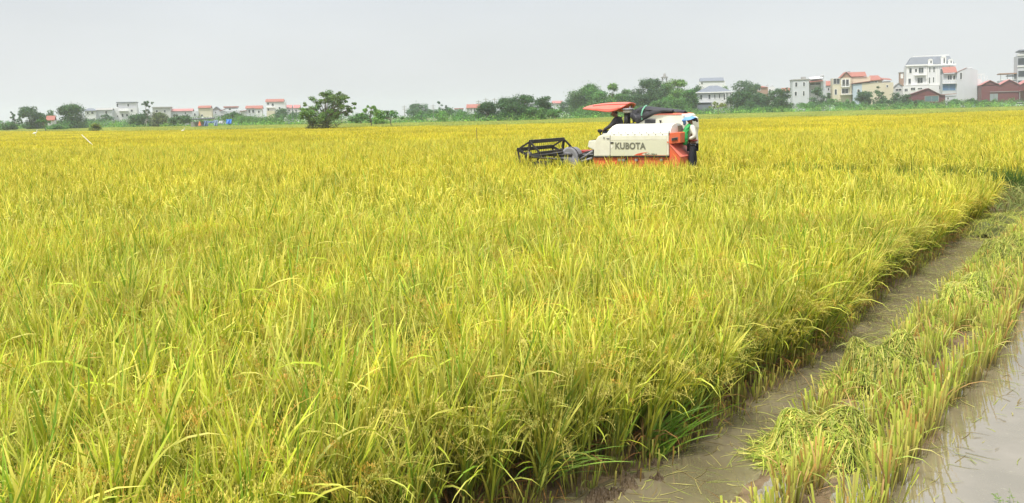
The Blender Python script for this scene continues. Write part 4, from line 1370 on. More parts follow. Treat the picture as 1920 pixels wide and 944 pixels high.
for n_ in 'lr':
    s_ = 1 if n_ == 'l' else -1
    a, b, c = (np.array(J[k + n_][:3]) for k in ('sh', 'elb', 'wri'))
    S['s' + n_] = (*a, 0.080); S['e' + n_] = (*b, 0.060); S['w' + n_] = (*(b + (c - b) * (0.75 if n_ == 'r' else 0.7)), 0.046)
    Ee += [('b3', 's' + n_)] + chain('s' + n_, 'e' + n_, 'w' + n_)
skin('shirt', S, Ee, M_shirtw, PE)
T = {'p': (0, 0, 0.88, (0.155, 0.118))}
Et = []
for n_ in 'lr':
    a, b, c = (np.array(J[k + n_][:3]) for k in ('hip', 'knee', 'ankle'))
    T['h' + n_] = (*a, 0.100); T['k' + n_] = (*b, 0.075); T['a' + n_] = (*(c + np.array([0, 0, 0.02])), 0.062)
    Et += chain('p', 'h' + n_, 'k' + n_, 'a' + n_)
skin('trousers', T, Et, M_trous, PE)
g = Geo(); tube(g, [(-0.0, 0, 0.99), (-0.0, 0, 1.03)], 0.158, 20); bl = g.build('belt', MDR, PE, smooth=True)
bl.scale = (0.9, 1.2, 1)
def hat_on(e, c, tilt, r0, mb, mc, hgt=0.11):
    g = Geo(); n = 28; V = []
    prof = [(r0, -0.055), (r0 * 0.98, -0.045), (r0 * 0.7, 0.0), (0.105, 0.02), (0.10, 0.025)]
    for r, z in prof:
        for j in range(n):
            t = 2 * PI * j / n
            V.append((r * math.cos(t), r * 0.92 * math.sin(t), z + 0.012 * math.sin(3 * t) * r / r0))
    g.add(V, [[i * n + j, i * n + (j + 1) % n, (i + 1) * n + (j + 1) % n, (i + 1) * n + j] for i in range(len(prof) - 1) for j in range(n)])
    h = g.build('hat', mb, e, smooth=True)
    md = h.modifiers.new('t', 'SOLIDIFY'); md.thickness = 0.006
    h.location = c; h.rotation_euler = tilt
    g = Geo(); V = []
    prof = [(0.104, 0.015), (0.10, 0.06), (0.085, hgt * 0.85), (0.05, hgt), (0.001, hgt * 1.03)]
    for r, z in prof:
        for j in range(n):
            t = 2 * PI * j / n
            V.append((r * math.cos(t), r * 0.9 * math.sin(t), z))
    g.add(V, [[i * n + j, i * n + (j + 1) % n, (i + 1) * n + (j + 1) % n, (i + 1) * n + j] for i in range(len(prof) - 1) for j in range(n)])
    g.build('hat_crown', mc, h, smooth=True)
    return h
hat_on(PE, (0.10, 0, 1.63), (0, 0.2, 0), 0.205, M_hat, M_hat2, 0.10)
# cloth of the hat hanging before the face, dark hair knot behind
g = Geo()
for i in range(12):
    t = -0.9 + 1.8 * i / 11
    g.add([(0.10 + 0.15 * math.cos(t), 0.17 * math.sin(t), 1.60), (0.10 + 0.16 * math.cos(t + 0.16), 0.17 * math.sin(t + 0.16), 1.60),
           (0.09 + 0.15 * math.cos(t + 0.16), 0.15 * math.sin(t + 0.16), 1.44 + 0.02 * math.sin(9 * t)), (0.09 + 0.15 * math.cos(t), 0.15 * math.sin(t), 1.44 + 0.02 * math.sin(9 * t))], [[0, 1, 2, 3]])
fc = g.build('face_cloth', M_hat, PE, smooth=True)
md = fc.modifiers.new('t', 'SOLIDIFY'); md.thickness = 0.006
skin('hair', {'a': (0.0, 0, 1.62, 0.075), 'b': (-0.06, 0, 1.57, 0.06), 'c': (-0.11, 0, 1.58, 0.05), 'd': (-0.13, 0, 1.50, 0.022)}, chain('a', 'b', 'c', 'd'), M_hair, PE)
face_parts(PE, (0.075, 0, 1.57), (1, 0, 0), M_hair)
# green net slung round the neck, held in front
nt_o = skin('green_net', {'a': (0.08, 0.05, 1.44, 0.07), 'b': (0.14, 0.17, 1.36, 0.065), 'c': (0.20, 0.20, 1.22, 0.085), 'd': (0.22, 0.21, 1.06, 0.105), 'e': (0.21, 0.2, 0.94, 0.08), 'f': (0.20, 0.2, 0.88, 0.03)},
            chain('a', 'b', 'c', 'd', 'e', 'f'), M_net)
me = nt_o.data
co = np.array([v.co[:] for v in me.vertices])
co += 0.012 * np.stack([np.sin(co[:, 2] * 70 + co[:, 1] * 40), np.sin(co[:, 2] * 55 + co[:, 0] * 60), np.zeros(len(co))], 1)
me.vertices.foreach_set('co', co.astype(np.float32).ravel())
nt_o.location = PE.location; nt_o.rotation_euler = PE.rotation_euler; nt_o.scale = PE.scale
tag(nt_o, 'bright green net bundle hanging from the shoulder of the person in white', 'net bundle')

# the driver, seated on the far side under the sunshade
def at_h(px, py, y):
    p = HO[:2] + HX * L(px, py, y)[0] + HY * y
    return np.array([p[0], p[1], L(px, py, y)[1]])
DE = bpy.data.objects.new('person', None)
COL.objects.link(DE)
yd = -0.45
hip = at_h(1161, 250, yd)
DE.location = (hip[0], hip[1], hip[2] - 0.0)
DE.rotation_euler.z = HEAD
tag(DE, 'person in a dark shirt driving the harvester under the red sunshade', 'person')
hp = L(1161, 250, yd)
def D_(px, py, dy=0.0):
    x, z = L(px, py, yd + dy)
    return (x - hp[0], dy, z - hp[1])
sh, hd_ = D_(1158.5, 224.5), D_(1151.5, 214.5)
nk = D_(1155.5, 219.5)
J = {'pelvis': (0, 0, 0, (0.15, 0.12)), 'waist': (0.01, 0, sh[2] * 0.45, (0.13, 0.105)), 'chest': (sh[0] * 0.9, 0, sh[2] * 0.88, (0.16, 0.12)), 'neck0': (*nk[:2], nk[2] - 0.03, 0.06), 'neck': (*nk[:2], nk[2] + 0.03, 0.05),
     'head': (*hd_[:2], hd_[2], (0.08, 0.09)), 'crown': (hd_[0] - 0.01, 0, hd_[2] + 0.09, (0.07, 0.08)), 'chin': (hd_[0] + 0.045, 0, hd_[2] - 0.06, 0.035), 'nose': (hd_[0] + 0.10, 0, hd_[2] - 0.01, 0.013),
     'earl': (hd_[0] - 0.01, 0.088, hd_[2], 0.013), 'earr': (hd_[0] - 0.01, -0.088, hd_[2], 0.013)}
E = chain('pelvis', 'waist', 'chest', 'neck0', 'neck', 'head', 'crown') + [('head', 'nose'), ('head', 'chin'), ('head', 'earl'), ('head', 'earr')]
for s_, n_ in ((1, 'l'), (-1, 'r')):
    J['sh' + n_] = (sh[0] * 0.95, 0.17 * s_, sh[2], 0.06)
    J['hip' + n_] = (0.04, 0.09 * s_, 0.0, 0.088)
    J['knee' + n_] = (0.44, 0.13 * s_, 0.03, 0.06)
    J['ankle' + n_] = (0.48, 0.12 * s_, -0.40, 0.04)
    J['toe' + n_] = (0.62, 0.12 * s_, -0.43, 0.035)
    E += chain('pelvis', 'hip' + n_, 'knee' + n_, 'ankle' + n_, 'toe' + n_) + [('chest', 'sh' + n_)]
    eb = D_(1145, 236.5, 0.22 * s_); wr = D_(1131, 245, 0.16 * s_)
    J['elb' + n_] = (eb[0], 0.22 * s_, eb[2], 0.045); J['wri' + n_] = (wr[0], 0.16 * s_, wr[2], 0.03)
    E += chain('sh' + n_, 'elb' + n_, 'wri' + n_)
    hand(J, E, 'wri' + n_, J['wri' + n_][:3], (0.8, 0, -0.4), (0, -s_, 0.3))
skin('body', J, E, M_skin, DE)
S = {'b0': (-0.01, 0, 0.0, (0.17, 0.14)), 'b1': (0.01, 0, sh[2] * 0.45, (0.155, 0.125)), 'b2': (sh[0] * 0.9, 0, sh[2] * 0.86, (0.18, 0.14)), 'b3': (*nk[:2], nk[2] - 0.02, 0.075)}
Ee = chain('b0', 'b1', 'b2', 'b3')
for n_ in 'lr':
    a, b, c = (np.array(J[k + n_][:3]) for k in ('sh', 'elb', 'wri'))
    S['s' + n_] = (*a, 0.078); S['e' + n_] = (*b, 0.062); S['w' + n_] = (*(b + (c - b) * 0.88), 0.046)
    Ee += [('b2', 's' + n_)] + chain('s' + n_, 'e' + n_, 'w' + n_)
skin('shirt', S, Ee, M_dshirt, DE)
T = {'p': (0, 0, -0.02, (0.16, 0.125))}; Et = []
for n_ in 'lr':
    a, b, c = (np.array(J[k + n_][:3]) for k in ('hip', 'knee', 'ankle'))
    T['h' + n_] = (*a, 0.10); T['k' + n_] = (*b, 0.075); T['a' + n_] = (*(c + np.array([0, 0, 0.03])), 0.06)
    Et += chain('p', 'h' + n_, 'k' + n_, 'a' + n_)
skin('trousers', T, Et, M_trous, DE)
skin('hair', {'a': (hd_[0] - 0.015, 0, hd_[2] + 0.07, 0.085), 'b': (hd_[0] - 0.05, 0, hd_[2] + 0.02, 0.07), 'c': (hd_[0] - 0.06, 0, hd_[2] - 0.03, 0.045)}, chain('a', 'b', 'c'), M_hair, DE)
face_parts(DE, hd_, (1, 0, 0), M_hair)
# ------------------------------------------------------------------ trees, undergrowth
M_leaf = leaf_mat('tree_leaf', 0.22, 0.5, 0.25)
M_bark = paint('bark', (0.15, 0.12, 0.09), 0.85, 0.5, bump=0.4)
M_barkp = paint('pale_bark', (0.42, 0.40, 0.36), 0.8, 0.4)
def leaf_cloud(g, cen, rad, n, size, col, jit=0.35, flat=1.0, colv=0.3):
    """leaves through the shell of one lobe"""
    d = rng.normal(0, 1, (n, 3))
    d /= np.linalg.norm(d, axis=1)[:, None]
    r = rad * np.clip(rng.normal(0.82, 0.2, n), 0.1, 1.25)
    P = np.asarray(cen) + d * r[:, None] * np.array([1, 1, flat])
    nrm = d + rng.normal(0, 0.7, (n, 3)) + np.array([0, 0, 0.5])
    nrm /= np.linalg.norm(nrm, axis=1)[:, None]
    a = np.cross(nrm, rng.normal(0, 1, (n, 3)))
    a /= np.linalg.norm(a, axis=1)[:, None]
    b = np.cross(nrm, a)
    s = size * rng.uniform(0.6, 1.4, n)[:, None]
    V = np.stack([P - a * s, P - b * s * 0.45 + a * s * 0.1, P + a * s, P + b * s * 0.45 - a * s * 0.1], 1).reshape(-1, 3)
    c = vary(col, n, colv, 0.1)
    g.add(V, np.arange(4 * n).reshape(n, 4), np.repeat(c, 4, 0))

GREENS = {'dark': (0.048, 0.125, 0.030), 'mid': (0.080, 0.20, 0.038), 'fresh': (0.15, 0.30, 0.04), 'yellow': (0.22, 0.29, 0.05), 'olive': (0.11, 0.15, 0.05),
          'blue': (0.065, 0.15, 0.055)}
def tree(px, py_top, half, D, label, col='mid', kind='round', base_py=None, name=None, group='trees along the far side of the field', cat='tree', dens=1.0, trunk_px=None):
    """a tree with its crown top at py_top, its crown half px wide on each side, standing D metres away"""
    top = at_depth(px, py_top, D)
    c = np.array([top[0], D, 0.0])
    H = top[2]
    Rr = half * D / F_PX
    e = bpy.data.objects.new(name or 'tree', None)
    COL.objects.link(e)
    e.location = c
    tag(e, label, cat, group)
    r_ = np.random.default_rng(int(px * 7 + py_top))
    g = Geo()
    gt = Geo()
    col3 = np.array(GREENS[col])
    lobes = []
    leaf = max(0.16, D / 1500 * 1.5)
    if kind == 'round':
        z0 = H * 0.08
        for k in range(int(26 * dens)):
            t = r_.uniform(0, 1)
            z = z0 + (H - z0) * t
            pr = math.sqrt(max(0.02, 1 - (2 * (t - 0.42) / 1.25) ** 2))
            a = r_.uniform(0, 2 * PI)
            rr = Rr * pr * r_.uniform(0.2, 0.95)
            lr = Rr * r_.uniform(0.32, 0.50) * (0.7 + 0.3 * pr)
            lobes.append((rr * math.cos(a), rr * math.sin(a), min(z, H - lr * 0.75), lr))
    elif kind == 'dome':
        for k in range(int(22 * dens)):
            a = r_.uniform(0, 2 * PI)
            rr = Rr * math.sqrt(r_.uniform(0, 0.85))
            z = H * (0.25 + 0.65 * r_.uniform(0.3, 1) * (1 - 0.6 * (rr / Rr) ** 2))
            lr = Rr * r_.uniform(0.2, 0.34)
            lobes.append((rr * math.cos(a), rr * math.sin(a), min(z, H - lr * 0.8), lr))
    elif kind == 'umbrella':
        for k in range(int(16 * dens)):
            a = r_.uniform(0, 2 * PI)
            rr = Rr * math.sqrt(r_.uniform(0.02, 0.9))
            lr = Rr * r_.uniform(0.13, 0.24)
            lobes.append((rr * math.cos(a), rr * math.sin(a), H * (0.93 - 0.28 * (rr / Rr) ** 2) - lr - r_.uniform(0, 0.1) * H, lr))
    elif kind == 'sparse':
        for k in range(int(30 * dens)):
            t = r_.uniform(0.15, 1)
            a = r_.uniform(0, 2 * PI)
            rr = Rr * r_.uniform(0.2, 0.9) * (1 - 0.45 * abs(t - 0.5))
            lr = Rr * r_.uniform(0.09, 0.2)
            lobes.append((rr * math.cos(a), rr * math.sin(a), H * t - lr, lr))
    elif kind == 'column':
        for k in range(int(22 * dens)):
            t = r_.uniform(0.05, 1)
            a = r_.uniform(0, 2 * PI)
            rr = Rr * r_.uniform(0.1, 0.6)
            lr = Rr * r_.uniform(0.3, 0.5) * (1.1 - 0.5 * t)
            lobes.append((rr * math.cos(a), rr * math.sin(a), max(lr * 0.5, H * t - lr), lr))
    elif kind == 'spiky':
        for k in range(int(7 * dens)):
            x = r_.uniform(-Rr, Rr)
            z1 = H * r_.uniform(0.7, 1)
            for q in range(5):
                lobes.append((x + r_.normal(0, 0.15), r_.uniform(-Rr, Rr) * 0.5, z1 * (0.45 + 0.12 * q), Rr * 0.14))
    # trunk and limbs reach into the lobes
    tr = max(0.07, H * 0.022)
    lean = 0.0 if trunk_px is None else (trunk_px - px) * D / F_PX
    fork = np.array([lean * 0.3, 0, H * (0.45 if kind in ('umbrella',) else 0.3)])
    tube(gt, [(lean, 0, -0.05), (lean * 0.7 + 0.1, 0.05, fork[2] * 0.5), fork], tr, 8, r1=tr * 0.75)
    for k, (x, y, z, lr) in enumerate(lobes):
        if k % (2 if kind in ('sparse', 'umbrella', 'spiky') else 3) == 0:
            mid = (fork + np.array([x, y, z])) / 2 + np.array([0, 0, 0.08 * H])
            tube(gt, [fork, mid, (x, y, z)], tr * 0.45, 5, r1=tr * 0.12)
    for (x, y, z, lr) in lobes:
        n = int(min(900, max(40, 9 * (lr / leaf) ** 2 * (0.75 if kind in ('round', 'dome', 'column') else 0.6))))
        bright = 1 + 0.16 * r_.uniform(-1, 1)
        cl = np.array(vary(col3, 1, 0.18, 0.08)[0]) * bright
        leaf_cloud(g, (x, y, z), lr, n, leaf, cl, flat=r_.uniform(0.6, 0.85))
        if kind in ('round', 'dome') :
            leaf_cloud(g, (x, y, z), lr * 1.35, n // 7, leaf * 0.8, cl, flat=0.85)
    g.build('crown', M_leaf, e)
    gt.build('trunk', M_barkp if kind in ('sparse',) else M_bark, e)
    return e

TREES = [
    # px, top, half, D, label, colour, form
    (28, 208, 11, 250, 'thin spindly tree with bare tips at the left border', 'blue', 'spiky'),
    (8, 229, 22, 215, 'low bush at the left border under the spindly tree', 'mid', 'dome'),
    (57, 200, 22, 235, 'dark rounded tree just left of the little orange-roofed hut', 'dark', 'round'),
    (88, 206, 20, 255, 'wide green tree rising behind the little orange-roofed hut', 'mid', 'dome'),
    (131, 197, 30, 225, 'big round dark green tree right of the little orange-roofed hut', 'dark', 'round'),
    (80, 216, 13, 165, 'small leaning tree standing in front of the little hut', 'mid', 'umbrella', 84),
    (106, 231, 20, 200, 'low green scrub tree hiding the foot of the little hut', 'mid', 'dome'),
    (172, 222, 17, 270, 'low hazy tree below the grey-roofed house at the left', 'blue', 'dome'),
    (196, 211, 15, 300, 'hazy blue-green tree against the tall white block', 'blue', 'dome'),
    (178, 231, 9, 140, 'small bright yellow-green bush on the bank at the left', 'yellow', 'round'),
    (272, 189, 18, 225, 'airy tree with pale bare branches right of the tall white block', 'dark', 'sparse'),
    (262, 214, 20, 230, 'dark lower tree at the foot of the airy pale-branched tree', 'dark', 'round'),
    (300, 211, 18, 222, 'olive tree with a pale trunk right of the airy tree', 'olive', 'round'),
    (337, 211, 21, 215, 'dark dome-shaped tree left of the low shelter', 'dark', 'dome'),
    (434, 208, 22, 235, 'dark green rounded tree behind the blue tarpaulins', 'dark', 'dome'),
    (462, 217, 24, 225, 'low green tree right of the bright blue tarpaulin', 'mid', 'dome'),
    (527, 204, 13, 300, 'hazy tree at the foot of the white house with a red gable', 'blue', 'round'),
    (553, 207, 14, 310, 'hazy tree under the two small red roofs', 'blue', 'dome'),
    (505, 220, 26, 230, 'low green tree left of the big spreading tree', 'mid', 'dome'),
    (692, 188, 18, 118, 'slim tree with a thin open umbrella of leaves', 'fresh', 'umbrella', 694),
    (731, 201, 24, 118, 'low spreading green tree right of the slim umbrella tree', 'mid', 'umbrella', 731),
    (712, 206, 16, 150, 'leafy green tree between the slim umbrella tree and the low spreading tree', 'fresh', 'round'),
    (676, 210, 20, 160, 'bushy green tree right behind the big spreading tree', 'mid', 'dome'),
    (783, 194, 20, 310, 'hazy rounded tree behind the fields at the middle', 'blue', 'round'),
    (810, 204, 18, 300, 'lower hazy tree beside the hazy rounded one', 'blue', 'dome'),
    (826, 190, 14, 280, 'taller airy hazy tree among the middle trees', 'blue', 'sparse'),
    (848, 198, 22, 285, 'hazy wide tree left of the distant orange-roofed house', 'blue', 'dome'),
    (829, 208, 11, 190, 'small bright green tree below the airy hazy tree', 'fresh', 'round'),
    (868, 210, 22, 200, 'low green tree in front of the distant orange-roofed house', 'mid', 'dome'),
    (915, 191, 22, 172, 'dark tree at the left end of the dense dark clump', 'dark', 'round'),
    (950, 184, 26, 176, 'dark tree second from the left in the dense dark clump', 'dark', 'round'),
    (985, 177, 24, 174, 'tallest dark tree of the dense dark clump', 'dark', 'round'),
    (1021, 180, 18, 178, 'dark tree with spiky tips at the right end of the dense dark clump', 'dark', 'round'),
    (1040, 199, 18, 162, 'green bush at the right foot of the dense dark clump', 'mid', 'dome'),
    (1062, 187, 18, 290, 'hazy tree in the gap right of the dense dark clump', 'blue', 'dome'),
    (1100, 158, 30, 255, 'large grey-green tree left of the sunshade of the harvester', 'mid', 'round'),
    (1144, 157, 18, 262, 'tree with a fresh green top above the sunshade of the harvester', 'fresh', 'round'),
    (1078, 180, 16, 270, 'lower airy tree at the left flank of the large grey-green tree', 'blue', 'round'),
    (1175, 167, 18, 265, 'lower tree between the fresh green top and the tall wood', 'mid', 'round'),
    (1216, 148, 30, 250, 'tall dark tree directly left of the lattice mast', 'dark', 'round'),
    (1272, 149, 28, 246, 'tall tree with yellow-green foliage right of the lattice mast', 'fresh', 'round'),
    (1200, 176, 26, 236, 'dark lower tree behind the black tarpaulin of the harvester', 'dark', 'round'),
    (1246, 156, 22, 258, 'dark tree directly below the lattice mast', 'mid', 'round'),
    (1303, 157, 16, 252, 'dark green tree touching the hip-roofed white villa on its left', 'dark', 'round'),
    (1240, 182, 26, 228, 'low dark tree in front of the tall wood behind the harvester', 'mid', 'dome'),
    (1140, 182, 26, 232, 'low tree behind the sunshade of the harvester', 'mid', 'dome'),
    (1122, 172, 24, 244, 'hazy green tree low in the wood left of the fresh green top', 'mid', 'round'),
    (1165, 176, 22, 240, 'green tree low in the wood under the fresh green top', 'mid', 'round'),
    (1228, 164, 24, 240, 'dark full tree low in the wood in front of the lattice mast', 'dark', 'round'),
    (1290, 168, 22, 238, 'dark full tree below the yellow-green tree', 'mid', 'round'),
    (1262, 174, 22, 232, 'low broad green tree below the yellow-green tree, left of the dark full one', 'mid', 'dome'),
    (1405, 164, 22, 262, 'dark tree filling the gap right of the hip-roofed villa', 'dark', 'round'),
    (965, 192, 26, 168, 'low dark tree at the front of the dense dark clump', 'dark', 'dome'),
    (1005, 194, 24, 168, 'low green tree at the right front of the dense dark clump', 'mid', 'dome'),
    (1356, 154, 18, 330, 'tree showing above the roof of the hip-roofed villa', 'mid', 'dome'),
    (1392, 152, 22, 320, 'dark tree behind and right of the hip-roofed villa', 'dark', 'round'),
    (1416, 158, 18, 325, 'tall dark tree next to the distant red-brown house', 'dark', 'round'),
    (1390, 172, 24, 240, 'broad dark tree touching the hip-roofed villa on its right', 'dark', 'round'),
    (1425, 175, 22, 248, 'hazy dark tree between the broad dark tree and the round one', 'blue', 'round'),
    (1461, 165, 22, 242, 'round dark tree standing alone left of the grey two-storey house', 'dark', 'round'),
    (1346, 186, 17, 205, 'small yellowish tree in front of the hip-roofed villa', 'yellow', 'umbrella'),
    (1534, 163, 14, 272, 'rounded tree in front of the grey two-storey house', 'blue', 'round'),
    (1552, 173, 6, 276, 'very small round tree right of the grey two-storey house', 'dark', 'round'),
    (1560, 184, 20, 262, 'low green tree below the cream house with arches', 'mid', 'dome'),
    (1518, 186, 18, 258, 'low bushy tree at the foot of the grey two-storey house', 'mid', 'dome'),
    (1592, 185, 16, 262, 'low hazy green bush below the arched balcony', 'mid', 'dome'),
    (1622, 171, 18, 268, 'dark rounded tree in front of the blue-grey annex', 'blue', 'round'),
    (1648, 160, 15, 270, 'pointed dark tree in front of the cream annex', 'dark', 'column'),
    (1660, 178, 14, 262, 'low dark tree right of the pointed one', 'dark', 'dome'),
    (1680, 174, 12, 275, 'narrow hazy tree below the brown tower', 'blue', 'round'),
    (1697, 177, 13, 268, 'dark tree at the left end of the low maroon-roofed shed', 'dark', 'round'),
    (1722, 181, 13, 262, 'low rounded tree in front of the low maroon-roofed shed', 'blue', 'dome'),
    (1786, 184, 14, 262, 'low bush below the blue shop front', 'mid', 'dome'),
    (1822, 182, 13, 272, 'dark bushes at the foot of the big blank white wall', 'dark', 'dome'),
    (1846, 184, 10, 268, 'dark bush at the left corner of the twin-gabled shed', 'dark', 'dome'),
]
for T in TREES:
    px, top, half, D, lb, colr, kind = T[:7]
    tree(px, top, half, D, lb, colr, kind, trunk_px=T[7] if len(T) > 7 else None)

# the big spreading tree on the bank: built lobe by lobe
def spreading_tree():
    D = 106.0
    base = at_depth(612, 240, D)
    bx = base[0]
    e = bpy.data.objects.new('spreading_tree', None)
    COL.objects.link(e)
    e.location = (bx, D, 0)
    tag(e, 'big irregular spreading tree on the near bank, left of the middle', 'tree', 'trees along the far side of the field')
    g, gt = Geo(), Geo()
    L = [(590, 193, 9), (603, 187, 11), (618, 184, 11), (632, 179, 10), (640, 190, 12), (648, 186, 8), (622, 196, 12), (606, 200, 12), (590, 205, 11), (577, 208, 9),
         (568, 212, 7), (600, 212, 11), (585, 215, 8), (618, 210, 12), (634, 203, 11), (612, 221, 9), (650, 207, 6), (657, 204, 4), (610, 178, 4), (640, 176, 4),
         (657, 190, 4), (660, 196, 4), (582, 197, 4), (598, 190, 6), (644, 198, 8), (572, 214, 6), (628, 216, 7), (637, 213, 6), (613, 179, 5), (655, 207, 5), (594, 220, 6)]
    L += [(575, 217, 8), (588, 222, 8), (603, 227, 9), (620, 226, 9), (612, 216, 10), (632, 221, 7), (641, 212, 6), (566, 214, 5), (583, 210, 9)]
    fork = np.array([0.15, 0, 1.7])
    tube(gt, [(0.25, 0, -0.1), (0.1, 0, 0.8), fork], 0.28, 9, r1=0.2)
    for (px, py, r) in L:
        p = at_depth(px, py, D)
        y = rng.uniform(-2.2, 2.2)
        q = np.array([p[0] - bx, y, p[2]])
        lr = r * D / F_PX * 0.95
        mid = (fork + q) / 2 + np.array([0, 0, 0.25])
        tube(gt, [fork, mid, q], 0.09, 5, r1=0.02)
        c = np.array(vary((0.125, 0.235, 0.045), 1, 0.2, 0.08)[0])
        for rep in range(3):
            leaf_cloud(g, q + rng.normal(0, lr * 0.5, 3), lr * 0.78, int(max(60, 240 * lr)), 0.105, c, flat=0.6)
    g.build('crown', M_leaf, e)
    gt.build('trunk', M_bark, e)
    g = Geo()
    for k in range(20):
        leaf_cloud(g, (rng.uniform(-1.9, 2.1), rng.uniform(-1, 1), rng.uniform(0.5, 1.9)), rng.uniform(0.5, 0.8), 170, 0.08, vary((0.12, 0.14, 0.05), 1)[0], flat=0.9)
    o = g.build('bush', M_leaf)
    o.location = (bx - 0.2, D - 0.8, 0)
    tag(o, 'dense brownish-green bush round the foot of the big spreading tree', 'bush')
spreading_tree()
# undergrowth between the strip and the houses
g = Geo()
xs = np.arange(-220, 250, 1.25)
for row, (dy, hh, colr) in enumerate(((4, 2.2, 'fresh'), (9, 2.7, 'mid'), (15, 3.2, 'mid'), (23, 3.5, 'mid'))):
    for x in xs:
        y = np.interp(x, BELTW[:, 0], BELTW[:, 1]) + dy + rng.uniform(-2, 2)
        if abs(x) > 0.74 * y: continue
        h = hh * (1 + 0.25 * float(fbm(np.array([x]), np.array([y]), 51, 3, 0.12)[0])) * rng.uniform(0.8, 1.1)
        r = rng.uniform(0.8, 1.3)
        c = vary(GREENS[colr], 1, 0.25, 0.12)[0] * (1.25 if row < 2 else 1.05)
        leaf_cloud(g, (x, y, max(0.4, h - r)), r, 60, max(0.13, y / 1500 * 1.2), c, flat=0.8)
        leaf_cloud(g, (x, y, 0.5), r * 1.1, 22, 0.25, c, flat=0.7)
tag(g.build('undergrowth', M_leaf), 'continuous band of green scrub in front of the village', 'undergrowth', None, 'stuff')

# ------------------------------------------------------------------ houses
def wallmat(name, c, dirt=0.3):
    return paint(name, c, 0.85, dirt, scale=0.35, spec=0.2)
MW = {
    'white': wallmat('white_render', (0.68, 0.68, 0.69), 0.12), 'cream': wallmat('cream_render', (0.60, 0.55, 0.42), 0.15), 'grey': wallmat('grey_render', (0.52, 0.52, 0.52), 0.25),
    'pale': wallmat('pale_grey_render', (0.52, 0.54, 0.57), 0.15), 'blue': wallmat('blue_grey_render', (0.42, 0.50, 0.57), 0.2), 'brick': wallmat('brown_brick', (0.38, 0.24, 0.18), 0.3),
    'redroof': paint('red_clay_roof', (0.33, 0.115, 0.085), 0.7, 0.25, scale=0.8), 'paleroof': paint('faded_red_roof', (0.44, 0.17, 0.16), 0.6, 0.25, scale=0.8),
    'slate': paint('slate_roof', (0.16, 0.18, 0.22), 0.6, 0.25, scale=0.8), 'maroon': paint('maroon_sheet', (0.15, 0.035, 0.04), 0.55, 0.25, scale=0.8),
    'dark': paint('dark_opening', (0.045, 0.05, 0.055), 0.5, 0.1), 'teal': paint('teal_sheet', (0.09, 0.17, 0.18), 0.6, 0.3), 'steel': paint('steel_tank', (0.5, 0.5, 0.5), 0.35, 0.2, metal=0.8),
    'trim': paint('white_trim', (0.78, 0.78, 0.76), 0.7, 0.1), 'blueshop': paint('blue_shutter', (0.05, 0.16, 0.32), 0.5, 0.3, scale=1.5, dirtcol=(0.25, 0.15, 0.15)), 'concrete': wallmat('concrete', (0.36, 0.35, 0.33), 0.3),
    'greydoor': paint('grey_green_door', (0.24, 0.29, 0.29), 0.6, 0.2), 'sheet': paint('pale_sheet_roof', (0.75, 0.77, 0.78), 0.5, 0.15)}
def glass_mat():
    def b(t):
        p = N(t, 'ShaderNodeBsdfPrincipled')
        p.inputs['Base Color'].default_value = (0.03, 0.04, 0.05, 1)
        p.inputs['Roughness'].default_value = 0.12
        return p.outputs[0]
    return material('window_glass', b)
M_glass = glass_mat()
